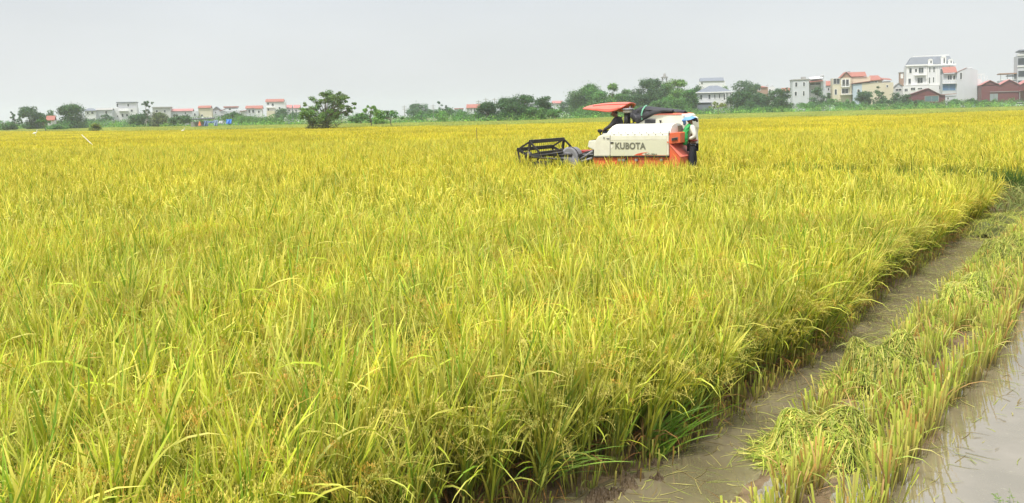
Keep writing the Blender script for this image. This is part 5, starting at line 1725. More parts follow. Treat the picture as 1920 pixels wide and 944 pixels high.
class House:
    """a building in metres: x to the right, y away from the camera, z up; origin at the foot of the front wall; px/py give its pixels at depth D"""
    def __init__(s, name, px, D, label, cat='house', rz=0.0, group='houses of the village beyond the field'):
        b = at_depth(px, 200, D)
        s.px, s.D, s.bx = px, D, b[0]
        s.e = bpy.data.objects.new(name, None)
        COL.objects.link(s.e)
        s.e.location = (b[0], D, 0)
        a = math.radians(rz * 0.5) - 0.8 * math.atan2(b[0], D)      # the houses of the village face the field
        s.e.rotation_euler.z = a
        s.o = np.array([b[0], D])
        s.ux, s.uy = np.array([math.cos(a), math.sin(a)]), np.array([-math.sin(a), math.cos(a)])
        tag(s.e, label, cat, group)
    def hit(s, px, py):
        d = ray(px, py)
        q = CAM[:2] - s.o
        t = -(q @ s.uy) / (d[:2] @ s.uy)
        return float((q + d[:2] * t) @ s.ux), float(CAM[2] + d[2] * t)
    def X(s, px):
        return s.hit(px, 190)[0]
    def Z(s, py, px=None):
        return s.hit(s.px if px is None else px, py)[1]
    def part(s, name, mat, g):
        return g.build(name, MW[mat] if isinstance(mat, str) else mat, s.e)
    def wall(s, mat, px0, px1, py_top, dep=9.0, y0=0.0, z0=0.0, name='wall', py_bot=None):
        g = Geo()
        zb = z0 if py_bot is None else s.Z(py_bot)
        box(g, s.X(px0), s.X(px1), y0, y0 + dep, zb, s.Z(py_top, (px0 + px1) / 2))
        return s.part(name, mat, g)
    def win(s, px0, px1, py0, py1, mat=None, y=0.0, frame='trim', arch=False):
        x0, x1 = s.X(px0), s.X(px1)
        z1, z0 = s.Z(py0, px0), s.Z(py1, px0)
        g = Geo()
        f = 0.12
        for a in ((x0 - f, x0, z0 - f, z1 + f), (x1, x1 + f, z0 - f, z1 + f), (x0, x1, z0 - f, z0), (x0, x1, z1, z1 + f)):
            box(g, a[0], a[1], y - 0.10, y + 0.02, a[2], a[3])
        if x1 - x0 > 1.0:
            m = (x0 + x1) / 2
            box(g, m - 0.04, m + 0.04, y - 0.05, y + 0.02, z0, z1)
        w = s.part('window', frame, g)
        g = Geo()
        box(g, x0, x1, y - 0.03, y + 0.01, z0, z1)
        p = g.build('pane', MW[mat] if mat else M_glass, w)
        return w
    def band(s, mat, px0, px1, py0, py1, y=-0.3, dep=0.3, name='cornice'):
        g = Geo()
        box(g, s.X(px0), s.X(px1), y, y + dep, s.Z(py1, px0), s.Z(py0, px0))
        return s.part(name, mat, g)
    def gable_x(s, mat, px0, px1, py_eave, py_ridge, dep=9.0, y0=0.0, name='roof', over=0.4, gmat=None, t=0.15):
        """ridge runs left to right"""
        x0, x1 = s.X(px0), s.X(px1)
        ze, zr = s.Z(py_eave, px0), s.Z(py_ridge, px0)
        if gmat:
            g = Geo()
            a, b = x0 + 0.3, x1 - 0.3
            V = [(x, yy, zz) for x in (a, b) for yy, zz in ((y0 + 0.02, ze - 0.1), (y0 + dep - 0.02, ze - 0.1), (y0 + dep / 2, zr - 0.05))]
            g.add(V, [[0, 3, 4, 1], [1, 4, 5, 2], [2, 5, 3, 0]])
            g.add(V, np.array([[0, 1, 2], [3, 5, 4]]))
            s.part('gable', gmat, g)
        g = Geo()
        for sg in (0, 1):
            ye = y0 - over if sg == 0 else y0 + dep + over
            yr = y0 + dep / 2
            V = [(x0, ye, ze - 0.1), (x1, ye, ze - 0.1), (x1, yr, zr), (x0, yr, zr)]
            V += [(a, b, c + t) for a, b, c in V]
            g.add(V, [[0, 1, 2, 3], [4, 7, 6, 5], [0, 4, 5, 1], [1, 5, 6, 2], [2, 6, 7, 3], [3, 7, 4, 0]])
        return s.part(name, mat, g)
    def gable_y(s, mat, px0, px1, py_eave, py_ridge, dep=9.0, y0=0.0, gmat='white', over=0.4, name='roof', ridge_px=None, t=0.15):
        """ridge runs away from the camera; the gable faces it"""
        x0, x1 = s.X(px0), s.X(px1)
        xr = (x0 + x1) / 2 if ridge_px is None else s.X(ridge_px)
        ze, zr = s.Z(py_eave, px0), s.Z(py_ridge, px0)
        g = Geo()
        i = 0.25
        V = [(x0 + i, y0, ze), (x1 - i, y0, ze), (xr, y0, zr - 0.05)]
        V += [(a, y0 + dep, c) for a, b, c in V]
        g.add(V, [[0, 1, 2, 2], [3, 5, 4, 4]][:0] or [[0, 1, 4, 3], [1, 2, 5, 4], [2, 0, 3, 5]])
        g.add(V, np.array([[0, 2, 1], [3, 4, 5]]))
        s.part('gable', gmat, g)
        g = Geo()
        for xe in (x0, x1):
            V = [(xe, y0 - over, ze - 0.05), (xr, y0 - over, zr), (xr, y0 + dep + over, zr), (xe, y0 + dep + over, ze - 0.05)]
            V += [(a, b, c + t) for a, b, c in V]
            g.add(V, [[0, 1, 2, 3], [4, 7, 6, 5], [0, 4, 5, 1], [1, 5, 6, 2], [2, 6, 7, 3], [3, 7, 4, 0]])
        return s.part(name, mat, g)
    def hip(s, mat, px0, px1, py_eave, py_ridge, dep=9.0, y0=0.0, ridge=0.35, name='roof', over=0.5, flat=False):
        x0, x1 = s.X(px0), s.X(px1)
        ze, zr = s.Z(py_eave, px0), s.Z(py_ridge, (px0 + px1) / 2)
        xm, r = (x0 + x1) / 2, (x1 - x0) / 2 * ridge
        ym = y0 + dep / 2
        fd = dep / 2 * ridge if flat else 0.0
        V = [(x0, y0 - over, ze), (x1, y0 - over, ze), (x1, y0 + dep + over, ze), (x0, y0 + dep + over, ze),
             (xm - r, ym - fd, zr), (xm + r, ym - fd, zr), (xm + r, ym + fd + 0.01, zr), (xm - r, ym + fd + 0.01, zr)]
        V += [(a, b, ze - 0.25) for a, b, c in V[:4]]
        g = Geo()
        g.add(V, [[0, 1, 5, 4], [1, 2, 6, 5], [2, 3, 7, 6], [3, 0, 4, 7], [4, 5, 6, 7], [8, 9, 1, 0], [9, 10, 2, 1], [10, 11, 3, 2], [11, 8, 0, 3], [8, 11, 10, 9]])
        return s.part(name, mat, g)
    def shed(s, mat, px0, px1, pyl, pyr, dep=5.0, y0=-0.5, name='roof', t=0.15, back=0.0):
        """sloping from left to right"""
        x0, x1 = s.X(px0), s.X(px1)
        zl, zr = s.Z(pyl, px0), s.Z(pyr, px1)
        g = Geo()
        V = [(x0, y0, zl), (x1, y0, zr), (x1, y0 + dep, zr + back), (x0, y0 + dep, zl + back)]
        V += [(a, b, c + t) for a, b, c in V]
        g.add(V, [[3, 2, 1, 0], [4, 5, 6, 7], [0, 1, 5, 4], [1, 2, 6, 5], [2, 3, 7, 6], [3, 0, 4, 7]])
        return s.part(name, mat, g)
    def tank(s, px, py_bot, py_top, wpx=8, y=3.0):
        g = Geo()
        x = s.X(px)
        z0, z1 = s.Z(py_bot, px), s.Z(py_top, px)
        w = wpx * s.D / F_PX / 2
        r = (z1 - z0) * 0.3
        tube(g, [(x - w, y, z1 - r), (x + w, y, z1 - r)], r, 10)
        for dx in (-w * 0.7, w * 0.7):
            box(g, x + dx - 0.06, x + dx + 0.06, y - 0.3, y + 0.3, z0 - 0.4, z1 - r)
        return s.part('water_tank', 'steel', g)
    def balcony(s, px0, px1, py_rail, py_floor, mat='trim', dep=1.2, y=0.0, rail='trim'):
        g = Geo()
        x0, x1, zf, zr = s.X(px0), s.X(px1), s.Z(py_floor, px0), s.Z(py_rail, px0)
        box(g, x0, x1, y - dep, y, zf - 0.25, zf)
        b = s.part('balcony', mat, g)
        g = Geo()
        box(g, x0, x1, y - dep, y - dep + 0.08, zr - 0.1, zr)
        n = max(3, int((x1 - x0) / 0.5))
        for i in range(n + 1):
            x = x0 + (x1 - x0) * i / n
            box(g, x - 0.04, x + 0.04, y - dep + 0.01, y - dep + 0.07, zf, zr - 0.1)
        g.build('railing', MW[rail], b)
        return b

# left-hand village, hazy and small
h = House('small_hut', 93, 214, 'little white hut with an orange gable roof among the left trees')
h.wall('white', 87, 100, 226, 4, name='wall'); h.gable_x('redroof', 84, 101, 226, 218.5, 4, gmat='white'); h.win(90.5, 92.5, 228.5, 233)
h = House('house', 167, 330, 'grey-roofed low house between the big round tree and the tall white block')
h.wall('white', 158, 178, 207, 9); h.hip('slate', 155, 179, 208, 203, 9); h.win(162, 165, 210, 214); h.win(170, 174, 210, 214)
h = House('house', 192, 335, 'long low pale house adjoining the tall white block on its left')
h.wall('pale', 179, 209, 206, 9); h.gable_x('concrete', 178, 210, 207, 204, 9); h.win(196, 200, 209, 214)
h = House('apartment_block', 232, 345, 'tall white stepped block, highest building on the left')
h.wall('white', 209, 256, 203, 10); h.wall('white', 218, 255, 193, 8, y0=1.5, z0=8); h.band('slate', 217, 256, 191.7, 193.2, y=0.6, dep=9, name='roof')
for a in ((217.5, 220.5, 195, 201), (238, 241, 195, 200)): h.win(*a, y=1.5)
for a in ((227, 230, 214, 219.5), (235, 238.5, 214, 218.5), (218, 220, 217, 220), (244, 248, 206, 210)): h.win(*a)
h.balcony(222, 240, 205, 208)
h = House('house', 300, 350, 'grey hazy house showing right of the airy pale-branched tree')
h.wall('grey', 285, 319, 203, 9); h.band('concrete', 284, 320, 201, 203, y=-0.5, dep=10, name='roof'); h.win(291, 295, 207, 211); h.win(306, 310, 207, 211)
h = House('house', 335, 355, 'long low house with a faded orange roof above the dome-shaped tree')
h.wall('pale', 320, 360, 209, 9); h.gable_x('paleroof', 319, 361, 209, 205, 9); h.win(345, 348, 211, 215)
h = House('house', 381, 340, 'cream three-storey house with a small red roof behind the low shelter')
h.wall('cream', 371, 396, 203, 9); h.gable_x('redroof', 370, 395, 203, 199, 9); h.wall('pale', 360, 371.5, 209, 7, y0=-1); h.win(363, 366, 213, 218, y=-1); h.win(376, 379, 215, 219); h.band('trim', 371, 396, 220, 222, name='terrace')
h = House('house', 404, 355, 'narrow grey house with a dark pitched roof right of the cream three-storey one')
h.wall('pale', 398, 412, 207, 9); h.gable_y('slate', 397, 413, 207, 201, 9, gmat='concrete'); h.win(402, 404, 210, 213)
h = House('house', 430, 350, 'wide pale house with a reddish flat roof above the blue tarpaulins')
h.wall('pale', 412, 450, 208, 9); h.wall('pale', 420, 443, 202, 7, y0=1.2, z0=7); h.band('paleroof', 418, 445, 200, 202, y=0.5, dep=9, name='roof'); h.win(428, 432, 203.5, 206.5, y=1.2)
h.win(436, 440, 210, 214); h.shed('paleroof', 411, 420, 208, 206, 8)
h = House('house', 474, 345, 'house with a red ridge roof left of the tall white gabled house')
h.wall('grey', 450, 462, 209, 8); h.wall('pale', 461, 490, 203, 9); h.gable_x('redroof', 459, 491, 203.5, 199, 9); h.shed('paleroof', 449, 462, 209.5, 207.5, 8)
for a in ((465, 468.5, 206, 212), (472, 476, 206, 212), (480, 484, 206, 211)): h.win(*a)
h = House('house', 485, 325, 'small white building with a red cap roof just left of the tall white gabled house')
h.wall('white', 479, 491, 204, 6); h.gable_x('redroof', 478, 492, 204, 199, 6); h.win(483, 486, 208, 212)
h = House('townhouse', 517, 330, 'tall white house with a long red gable roof, second highest on the left', 'house')
h.wall('white', 499, 535, 191, 9); h.gable_x('redroof', 497, 532, 191.5, 186.5, 9, gmat='white'); h.wall('cream', 500, 515, 208, 4, y0=-3)
for a in ((501, 504, 193, 197), (509, 513, 194.5, 200), (501, 504, 204, 208), (522, 525, 201, 205)): h.win(*a)
h.balcony(499, 515, 199, 201.5)
h = House('house', 541, 340, 'left one of the two small hazy houses with pinkish-red roofs')
h.wall('white', 536, 547, 203, 8); h.gable_x('paleroof', 535, 547, 203, 197.5, 8); h.win(540, 543, 206, 209)
h = House('house', 555, 342, 'right one of the two small hazy houses with pinkish-red roofs')
h.wall('white', 549, 561, 203, 8); h.gable_x('paleroof', 549, 562, 203, 197.5, 8); h.win(553, 556, 206, 210)
h = House('house', 888, 330, 'distant house with an orange-red roof left of the dense dark clump')
h.wall('pale', 872, 905, 202, 9); h.gable_x('redroof', 874, 906, 203, 196.5, 9)
for a in ((876, 878, 204, 210), (882, 884, 204, 210), (888, 890, 204, 210), (894, 897, 204, 210)): h.win(*a)
h = House('house', 858, 350, 'very faint flat house left of the orange-roofed one in the middle')
h.wall('pale', 852, 868, 205, 8); h.band('paleroof', 851, 869, 203.5, 205, y=-0.4, dep=9, name='roof'); h.win(858, 861, 207, 209)
h = House('house', 1044, 340, 'faint pinkish house in the gap right of the dense dark clump')
h.wall('pale', 1036, 1054, 194, 8); h.gable_x('paleroof', 1035, 1055, 194, 190, 8); h.win(1043, 1046, 197, 200)

# right-hand village
h = House('house', 1333, 370, 'white house with a slate gable roof showing above the hip-roofed villa')
h.wall('white', 1312, 1360, 152.5, 11); h.gable_x('slate', 1313, 1358, 153, 146.5, 11, gmat='white'); h.win(1315, 1318, 155, 158)
h = House('villa', 1340, 246, 'white villa with a slate hip roof and tall dark windows', 'villa', group=None)
h.wall('white', 1307, 1373, 175, 9); h.hip('slate', 1303, 1376, 174.5, 160, 10, ridge=0.2); h.band('trim', 1304, 1375, 173.5, 175.5, y=-0.75, dep=0.2, name='eaves')
for a in ((1313, 1316.5, 178.5, 187), (1328.5, 1332, 178, 186), (1339.5, 1341.3, 177.5, 185.5), (1348, 1350, 177.5, 185), (1357, 1360, 177, 188)): h.win(*a)
h.balcony(1358, 1374, 187, 190); h.shed('slate', 1306, 1334, 194, 193.2, 3.4, y0=-3.2, name='porch_roof'); h.wall('slate', 1307, 1332, 196, 2.6, y0=-2.9, name='porch')
for px in (1359, 1366, 1371): h.band('trim', px, px + 1.2, 175, 204, y=-1.1, dep=0.2, name='column')
h = House('house', 1428, 350, 'brown house with a flat red roof half hidden by dark trees')
h.wall('brick', 1417, 1440, 163.5, 9); h.hip('redroof', 1414, 1438, 164, 161, 9); h.win(1422, 1426, 166, 170)
h = House('house', 1445, 352, 'white house with a roof tank behind the round dark tree')
h.wall('white', 1438, 1453, 163, 9); h.tank(1440, 162, 158, 4); h.tank(1449, 163, 159, 3); h.win(1442, 1445, 168, 172)
h = House('house', 1480, 330, 'low house with a red roof left of the grey two-storey house')
h.wall('pale', 1468, 1486, 171, 8); h.gable_x('redroof', 1466, 1487, 171.5, 165.5, 8); h.win(1478, 1481, 178, 181)
h = House('house', 1515, 300, 'grey two-storey house with four dark windows and a tank on its roof', rz=6)
h.wall('pale', 1486, 1517, 150.5, 9); h.band('concrete', 1485, 1518, 149.3, 150.8, y=-0.3, dep=9.6, name='roof'); h.wall('grey', 1517, 1545, 148, 7, y0=2.5)
for a in ((1491, 1495, 155, 163), (1506, 1509, 154.5, 162), (1490, 1494, 172.5, 180), (1505.5, 1508.5, 171.5, 180)): h.win(*a)
h.shed('redroof', 1518, 1543, 155, 152.5, 4, y0=-0.8, back=0.5, name='lean_to_roof'); h.win(1520, 1540, 155.8, 159.5, mat='dark', y=2.5); h.wall('pale', 1540, 1549, 151, 6, y0=1)
h.shed('sheet', 1520, 1543, 149.5, 146.8, 5, y0=0, back=0.8, name='sheet_roof'); h.wall('concrete', 1505, 1513, 144, 3, y0=3, z0=12); h.tank(1543, 147, 139.5, 7); h.win(1523, 1526, 168, 174, y=2.5)
h = House('house', 1556, 312, 'small house with a dark red roof left of the cream house with arches')
h.wall('pale', 1548, 1562, 161, 8); h.gable_x('redroof', 1547, 1561, 161, 152.5, 8, gmat='pale'); h.win(1552, 1555, 165, 170)
h = House('house', 1595, 298, 'cream house with arched balconies and a long red gable roof', rz=4)
h.wall('cream', 1561, 1577, 147, 8); h.win(1562.5, 1574.5, 148, 158, mat='dark'); h.win(1565, 1569, 168, 178); h.win(1577.5, 1591, 150, 162, mat='dark', y=-0.6)  # loggia and balcony recess: flat panels, their shade painted in as dark colour
h.wall('cream', 1576, 1596, 146, 8, y0=-0.6); h.gable_y('redroof', 1575, 1597, 146.5, 136, 9, y0=-0.6, gmat='brick'); h.wall('cream', 1595.9, 1632, 144.5, 8, y0=0.4)
h.gable_x('redroof', 1585, 1625, 144.5, 136, 8, y0=0.4); h.tank(1593, 136, 132.5, 5); h.balcony(1577, 1592, 159.5, 163, y=-0.6, rail='concrete'); h.win(1578, 1590, 167, 176, mat='dark', y=-0.6)
for px in (1577, 1583.8, 1590.6): h.band('trim', px, px + 1.3, 148, 163, y=-1.75, dep=0.25, name='column')
h.shed('trim', 1575, 1599, 179, 177.5, 3, y0=-2.5, name='awning')
h = House('house', 1643, 310, 'house with a bright orange-red hip roof behind the slanted roof of the annex')
h.wall('cream', 1627, 1654, 150.5, 8); h.hip('redroof', 1625, 1656, 151, 141, 9, ridge=0.5); h.win(1630, 1633, 153, 156)
h = House('annex', 1628, 292, 'annex with a blue-grey and a cream wall under one slanted red roof', 'house')
h.wall('blue', 1599.5, 1616, 158, 8); h.wall('cream', 1616, 1656, 156, 8); h.shed('redroof', 1597, 1656, 157.5, 149.5, 9); h.win(1607.5, 1611.5, 168, 174.5); h.win(1633, 1645, 152.8, 155.2, mat='dark')
h = House('house', 1664, 300, 'cream block with a small flat red roof at its top, right of the annex')
h.wall('cream', 1655, 1675, 155, 8); h.wall('pale', 1657, 1670, 152.5, 6, y0=1, z0=8); h.shed('redroof', 1654, 1672, 149.5, 151, 8, y0=0, back=0.8); h.win(1662, 1665, 160, 164)
h = House('tower_house', 1693, 330, 'narrow brown tower with a white arch left of the tall white mansion', 'tower')
h.wall('brick', 1687, 1699, 136.5, 5); h.win(1689, 1692.5, 139, 147, mat='trim', frame='trim'); h.band('concrete', 1686, 1700, 135.6, 136.8, y=-0.3, dep=5.6, name='roof')
h = House('house', 1684, 318, 'grey house with a low pitched roof below the narrow brown tower')
h.wall('grey', 1675, 1694, 164, 8); h.gable_y('concrete', 1674, 1695, 164.5, 156.5, 8, gmat='pale'); h.win(1679, 1690, 167, 171)

h = House('mansion', 1742, 308, 'tall white mansion with a grey mansard roof and dormers', 'mansion', rz=0, group=None)
h.wall('white', 1699, 1740, 124, 12); h.wall('white', 1739, 1787, 124.3, 12.4, y0=-0.8)
h.hip('slate', 1700, 1789, 122.5, 106.5, 11.5, ridge=0.80, flat=True, name='mansard_roof', over=0.2)
h.band('trim', 1697, 1740, 122.5, 125, y=-0.6, dep=0.6); h.band('trim', 1738, 1791, 121.8, 124.5, y=-1.5, dep=0.7); h.band('trim', 1694, 1762, 160, 162, y=-1.3, dep=1.3, name='ledge')
h.band('trim', 1711, 1779, 105.4, 106.8, y=1.5, dep=0.5, name='ridge_trim')
h.wall('white', 1692, 1760, 161.5, 3, y0=-1.6, name='ground_floor')
for a in ((1704.5, 1709, 128.5, 137.5), (1715, 1719, 129.5, 135.5), (1722, 1731, 127.5, 138.5), (1703, 1707.5, 148, 159), (1720, 1729.5, 146.5, 157)): h.win(*a)
for a in ((1741.5, 1743.5, 127, 136), (1749, 1751.5, 126.5, 135.5), (1740.5, 1743, 146, 157), (1748.5, 1750.5, 145.5, 155), (1777.5, 1779.5, 125.5, 133), (1785, 1786.5, 125, 132)): h.win(*a, y=-0.8)
h.win(1762, 1768, 130, 157, y=-1.0)
g = Geo()   # arched head of the great window
x, z, r = h.X(1765), h.Z(130.3), (h.X(1769) - h.X(1761)) / 2
a = np.linspace(0, PI, 13)
V = [(x + q * math.cos(t), yy, z + q * math.sin(t)) for t in a for q, yy in ((r, -1.12), (r * 0.8, -1.12), (r, -0.8), (r * 0.8, -0.8))]
Q = []
for i in range(12):
    b0, b1 = 4 * i, 4 * i + 4
    Q += [[b0, b1, b1 + 1, b0 + 1], [b0, b0 + 2, b1 + 2, b1], [b0 + 1, b1 + 1, b1 + 3, b0 + 3]]
g.add(V, Q); h.part('arch', 'trim', g)
h.win(1717.5, 1719.8, 112.5, 116, y=1.2)
for px in (1743.5, 1768, 1781):            # dormers
    w = 4.2 if px != 1768 else 4.8
    tp = 111.5 if px != 1768 else 106.5
    g = Geo(); box(g, h.X(px - w), h.X(px + w), -0.9, 4, h.Z(121.8, px), h.Z(tp + 1.5, px)); d = h.part('dormer', 'trim', g)
    g = Geo(); xx, zz, rr = h.X(px), h.Z(tp + 1.5, px), h.X(px + w) - h.X(px)
    a = np.linspace(0, PI, 9); V = [(xx + rr * math.cos(t), yy, zz + 0.55 * rr * math.sin(t)) for t in a for yy in (-1.0, 4.0)]
    g.add(V, [[2 * i, 2 * i + 1, 2 * i + 3, 2 * i + 2] for i in range(8)]); g.add(V[::2][:9], np.array([[0, i, i + 1] for i in range(1, 8)])); g.build('dormer_roof', MW['trim'], d)
    h.win(px - 0.2, px + 2.3, tp + 3.2, 119.5, y=-0.9)
h.balcony(1714, 1735, 137.5, 141, dep=1.4); h.balcony(1694, 1741, 157, 160.5, dep=1.3, rail='trim')
for px in (1700, 1736, 1739.2, 1754.5, 1757.5, 1770, 1773.5): h.band('trim', px, px + 1.5, 124.5, 160, y=-1.0 if px > 1738 else -0.25, dep=0.25, name='pilaster')
for a in ((1695.5, 1701, 167, 172), (1707, 1715, 165, 170), (1720, 1728, 165.5, 168)): h.win(*a, y=-1.6)
h.win(1760.5, 1764.5, 161.5, 168, y=-0.8)
h = House('house', 1800, 292, 'white house with a big blank side wall, a red roof and a blue shop front')
h.wall('pale', 1767, 1794, 138.5, 9, y0=0.6)
g = Geo()                                  # the blank wall with its slanting top
x0, x1, xm = h.X(1793.5), h.X(1832), h.X(1813)
V = [(x0, -0.2, 0), (x1, -0.2, 0), (x1, -0.2, h.Z(132.5, 1830)), (xm, -0.2, h.Z(127.5, 1813)), (x0, -0.2, h.Z(136, 1794))]
V += [(a, 9.5, c) for a, b, c in V]
g.add(V, [[0, 1, 6, 5], [1, 2, 7, 6], [2, 3, 8, 7], [3, 4, 9, 8], [4, 0, 5, 9], [0, 4, 3, 2]]); g.add(V, np.array([[0, 2, 1], [5, 6, 7], [5, 7, 8], [5, 8, 9]])); h.part('side_wall', 'pale', g)
h.shed('redroof', 1768, 1794, 138, 136.3, 6, y0=-0.5, back=2.3); h.shed('redroof', 1793, 1812, 136.2, 127.6, 3.0, y0=-0.35, name='roof_edge', t=0.12); h.tank(1820, 131, 126.2, 8)
h.win(1776.5, 1784.5, 141.5, 150, y=0.6); h.win(1787, 1791, 142, 149.5, y=0.6); h.win(1799.5, 1803, 137, 149, y=-0.2); h.win(1767.5, 1791.5, 158, 170, mat='blueshop', y=0.6, frame='blue'); h.wall('white', 1832, 1839, 148, 7, y0=1)
h.balcony(1767, 1793, 151.5, 156.5, dep=0.9, y=0.6, mat='white')
for px in (1834, 1840, 1846, 1851):
    h.band('trim', px, px + 0.6, 139 if px < 1842 else 142, 162, y=1.5, dep=0.12, name='frame_post')
h.band('trim', 1833, 1847, 139, 139.7, y=1.5, dep=0.12, name='frame_rail')
h = House('shed', 1735, 268, 'low shed with a maroon roof and a teal door in front of the mansion', 'shed', group=None)
h.wall('maroon', 1703, 1762, 179.5, 8); h.gable_y('maroon', 1700, 1764, 180, 167.5, 9, gmat='maroon', ridge_px=1740); h.win(1734.5, 1759.5, 181, 190.5, mat='teal', frame='concrete')
h = House('low_wall_building', 1776, 270, 'low building with a red wall and a pale front below the blue shop front', 'outbuilding')
h.wall('maroon', 1762, 1772, 178.5, 5); h.wall('pale', 1772, 1792, 180, 5); h.shed('redroof', 1761, 1793, 178.5, 176.5, 6); h.win(1776, 1779, 183, 187)
h = House('twin_gabled_shed', 1885, 275, 'large twin-gabled maroon sheet-metal shed at the right border', 'shed', group=None)
h.wall('maroon', 1840, 1940, 160, 14)
for a in ((1838.5, 1874, 160.3, 152, 1856), (1873, 1912, 160.3, 150.5, 1892), (1911, 1948, 160.3, 150, 1930)): h.gable_y('paleroof', a[0], a[1], a[2], a[3], 15, gmat='maroon', ridge_px=a[4])
h.win(1856, 1871, 176, 190, mat='greydoor', frame='maroon'); h.band('concrete', 1856, 1910, 172.5, 173.3, name='gutter'); h.shed('maroon', 1908, 1945, 172.5, 163, 3, y0=-2.6, name='lean_to_roof')
h.band('concrete', 1909.5, 1910.6, 170, 200, y=-2.4, dep=0.2, name='post')
h = House('grey_tower_block', 1925, 300, 'tall grey block with dark window bands cut by the right border', 'building', group=None)
h.wall('pale', 1907, 1950, 104, 12); h.wall('white', 1911, 1950, 99, 9, y0=1.5, z0=15); h.band('slate', 1909.5, 1952, 94, 96.8, y=-0.8, dep=12, name='roof')
for a in ((1908, 1950, 110, 122), (1909, 1950, 134, 144), (1909, 1950, 152, 160)): h.win(*a, frame='slate')
h.band('trim', 1906, 1950, 103, 105, y=-0.4, dep=0.4); h.band('trim', 1906, 1950, 124, 126, y=-0.3, dep=0.3)
h = House('roof_pavilion_house', 1890, 305, 'house with an open terrace under a flat brown roof left of the tall grey block', 'house')
h.wall('pale', 1874, 1906, 151, 9); h.band('brick', 1873, 1906, 138, 140, y=-1, dep=9, name='roof'); h.band('trim', 1874, 1906, 149.5, 150.5, y=-0.3, dep=0.2, name='rail')
for px in (1875.5, 1888, 1898): h.band('concrete', px, px + 0.8, 140, 151, y=0.2, dep=0.3, name='post')
h.wall('blue', 1890, 1905, 141, 5, y0=2.5, z0=12, name='room')

# shelters, tarpaulins and small things in front of the left village
h = House('shelter', 378, 181, 'low open shelter with a long dark roof beside the dome-shaped tree', 'shelter', group=None)
h.shed('dark', 357, 400, 225.3, 223.7, 4, y0=0, back=0.2); h.wall('concrete', 354, 382, 229, 0.25, y0=2, name='wall')
for px in (359, 370, 381, 399): h.band('steel', px, px + 0.5, 225, 237, y=0.3, dep=0.1, name='post')
M_tarp = {k: paint(k + '_tarpaulin', c, 0.45, 0.3, scale=2.0) for k, c in (('bright_blue', (0.02, 0.17, 0.60)), ('slate_blue', (0.08, 0.14, 0.24)), ('orange', (0.75, 0.20, 0.06)), ('pale', (0.5, 0.52, 0.53)))}
def tarp(px0, px1, py0, py1, D, m, label, sag=0.15, name='tarpaulin', cat='tarpaulin', thick=0.04):
    a, b = at_depth(px0, py0, D), at_depth(px1, py1, D)
    w, z1, z0 = (b[0] - a[0]), a[2], b[2]
    k, l = 16, 10
    u = np.linspace(0, 1, k); v = np.linspace(0, 1, l)
    A, B = np.meshgrid(u, v, indexing='ij')
    X = A * w; Z = z1 + (z0 - z1) * B - sag * np.sin(A * PI) * (1 - B) * 0.6
    Y = 0.25 * np.sin(A * 11 + B * 2) * (0.3 + B) + (1 - B) * 0.4
    ii = np.arange(k * l).reshape(k, l)
    Q = np.stack([ii[:-1, :-1], ii[1:, :-1], ii[1:, 1:], ii[:-1, 1:]], -1).reshape(-1, 4)
    g = Geo(); g.add(np.stack([X, Y, Z], -1), Q)
    o = g.build(name, m, smooth=True)
    o.location = (a[0], D, 0)
    md = o.modifiers.new('thickness', 'SOLIDIFY'); md.thickness = thick
    return tag(o, label, cat)
tarp(381, 390, 226.5, 237, 177, M_tarp['slate_blue'], 'slate blue sheet hanging at the shelter, left of the bright blue tarpaulin')
tarp(389, 401, 227, 231, 178, M_tarp['slate_blue'], 'narrow dark blue sheet sagging between two hanging sheets', 0.3)
tarp(400, 408, 225.5, 236.5, 177, M_tarp['pale'], 'faded grey-blue sheet hanging in the middle of the tarpaulins').data.materials[0] = paint('faded_tarpaulin', (0.20, 0.27, 0.38), 0.5, 0.3)
tarp(423, 434, 224, 232.5, 177, M_tarp['bright_blue'], 'bright blue tarpaulin at the right end of the shelters')
tarp(409, 416, 227, 232, 177, M_tarp['pale'], 'small whitish sheet left of the bright blue tarpaulin')
h = House('orange_post', 373, 175, 'bright orange marker standing in front of the shelter', 'marker', group=None)
g = Geo(); tube(g, [(0, 0, 0), (0, 0, h.Z(227.5))], 0.04, 6); h.part('pole', 'steel', g)
g = Geo(); zt, zb = h.Z(228), h.Z(236)
tube(g, [(0, -0.02, zb), (0.0, -0.02, (zt + zb) / 2), (0, -0.02, zt)], 0.35, 8, r1=0.08); h.part('cover', M_tarp['orange'], g)
# grey cover mound and parked car before the right village
def lump(px, py0, py1, wpx, D, mat, label, name, cat):
    c = at_depth(px, py1, D); w = wpx * D / F_PX / 2; hgt = at_depth(px, py0, D)[2]
    k = 24; u = np.linspace(-1, 1, k); A, B = np.meshgrid(u, u, indexing='ij')
    Z = np.clip((1 - A ** 4) * (1 - B ** 4), 0, 1) ** 0.5 * (0.85 + 0.15 * np.sin(A * 9) * np.cos(B * 5))
    ii = np.arange(k * k).reshape(k, k)
    Q = np.stack([ii[:-1, :-1], ii[1:, :-1], ii[1:, 1:], ii[:-1, 1:]], -1).reshape(-1, 4)
    g = Geo(); g.add(np.stack([A * w, B * w * 0.5, Z * hgt], -1), Q)
    o = g.build(name, mat, smooth=True); o.location = (c[0], D, 0)
    return tag(o, label, cat)
lump(1555, 196.5, 202, 26, 258, M_tarp['pale'], 'long pale grey cover lying in the scrub before the grey two-storey house', 'ground_cover_sheet', 'cover sheet')
lump(1573, 192.5, 198, 16, 262, M_tarp['pale'], 'smaller pale grey cover lying right behind the long one', 'ground_cover_sheet', 'cover sheet')
M_car = paint('white_car_paint', (0.78, 0.78, 0.78), 0.25, 0.05)
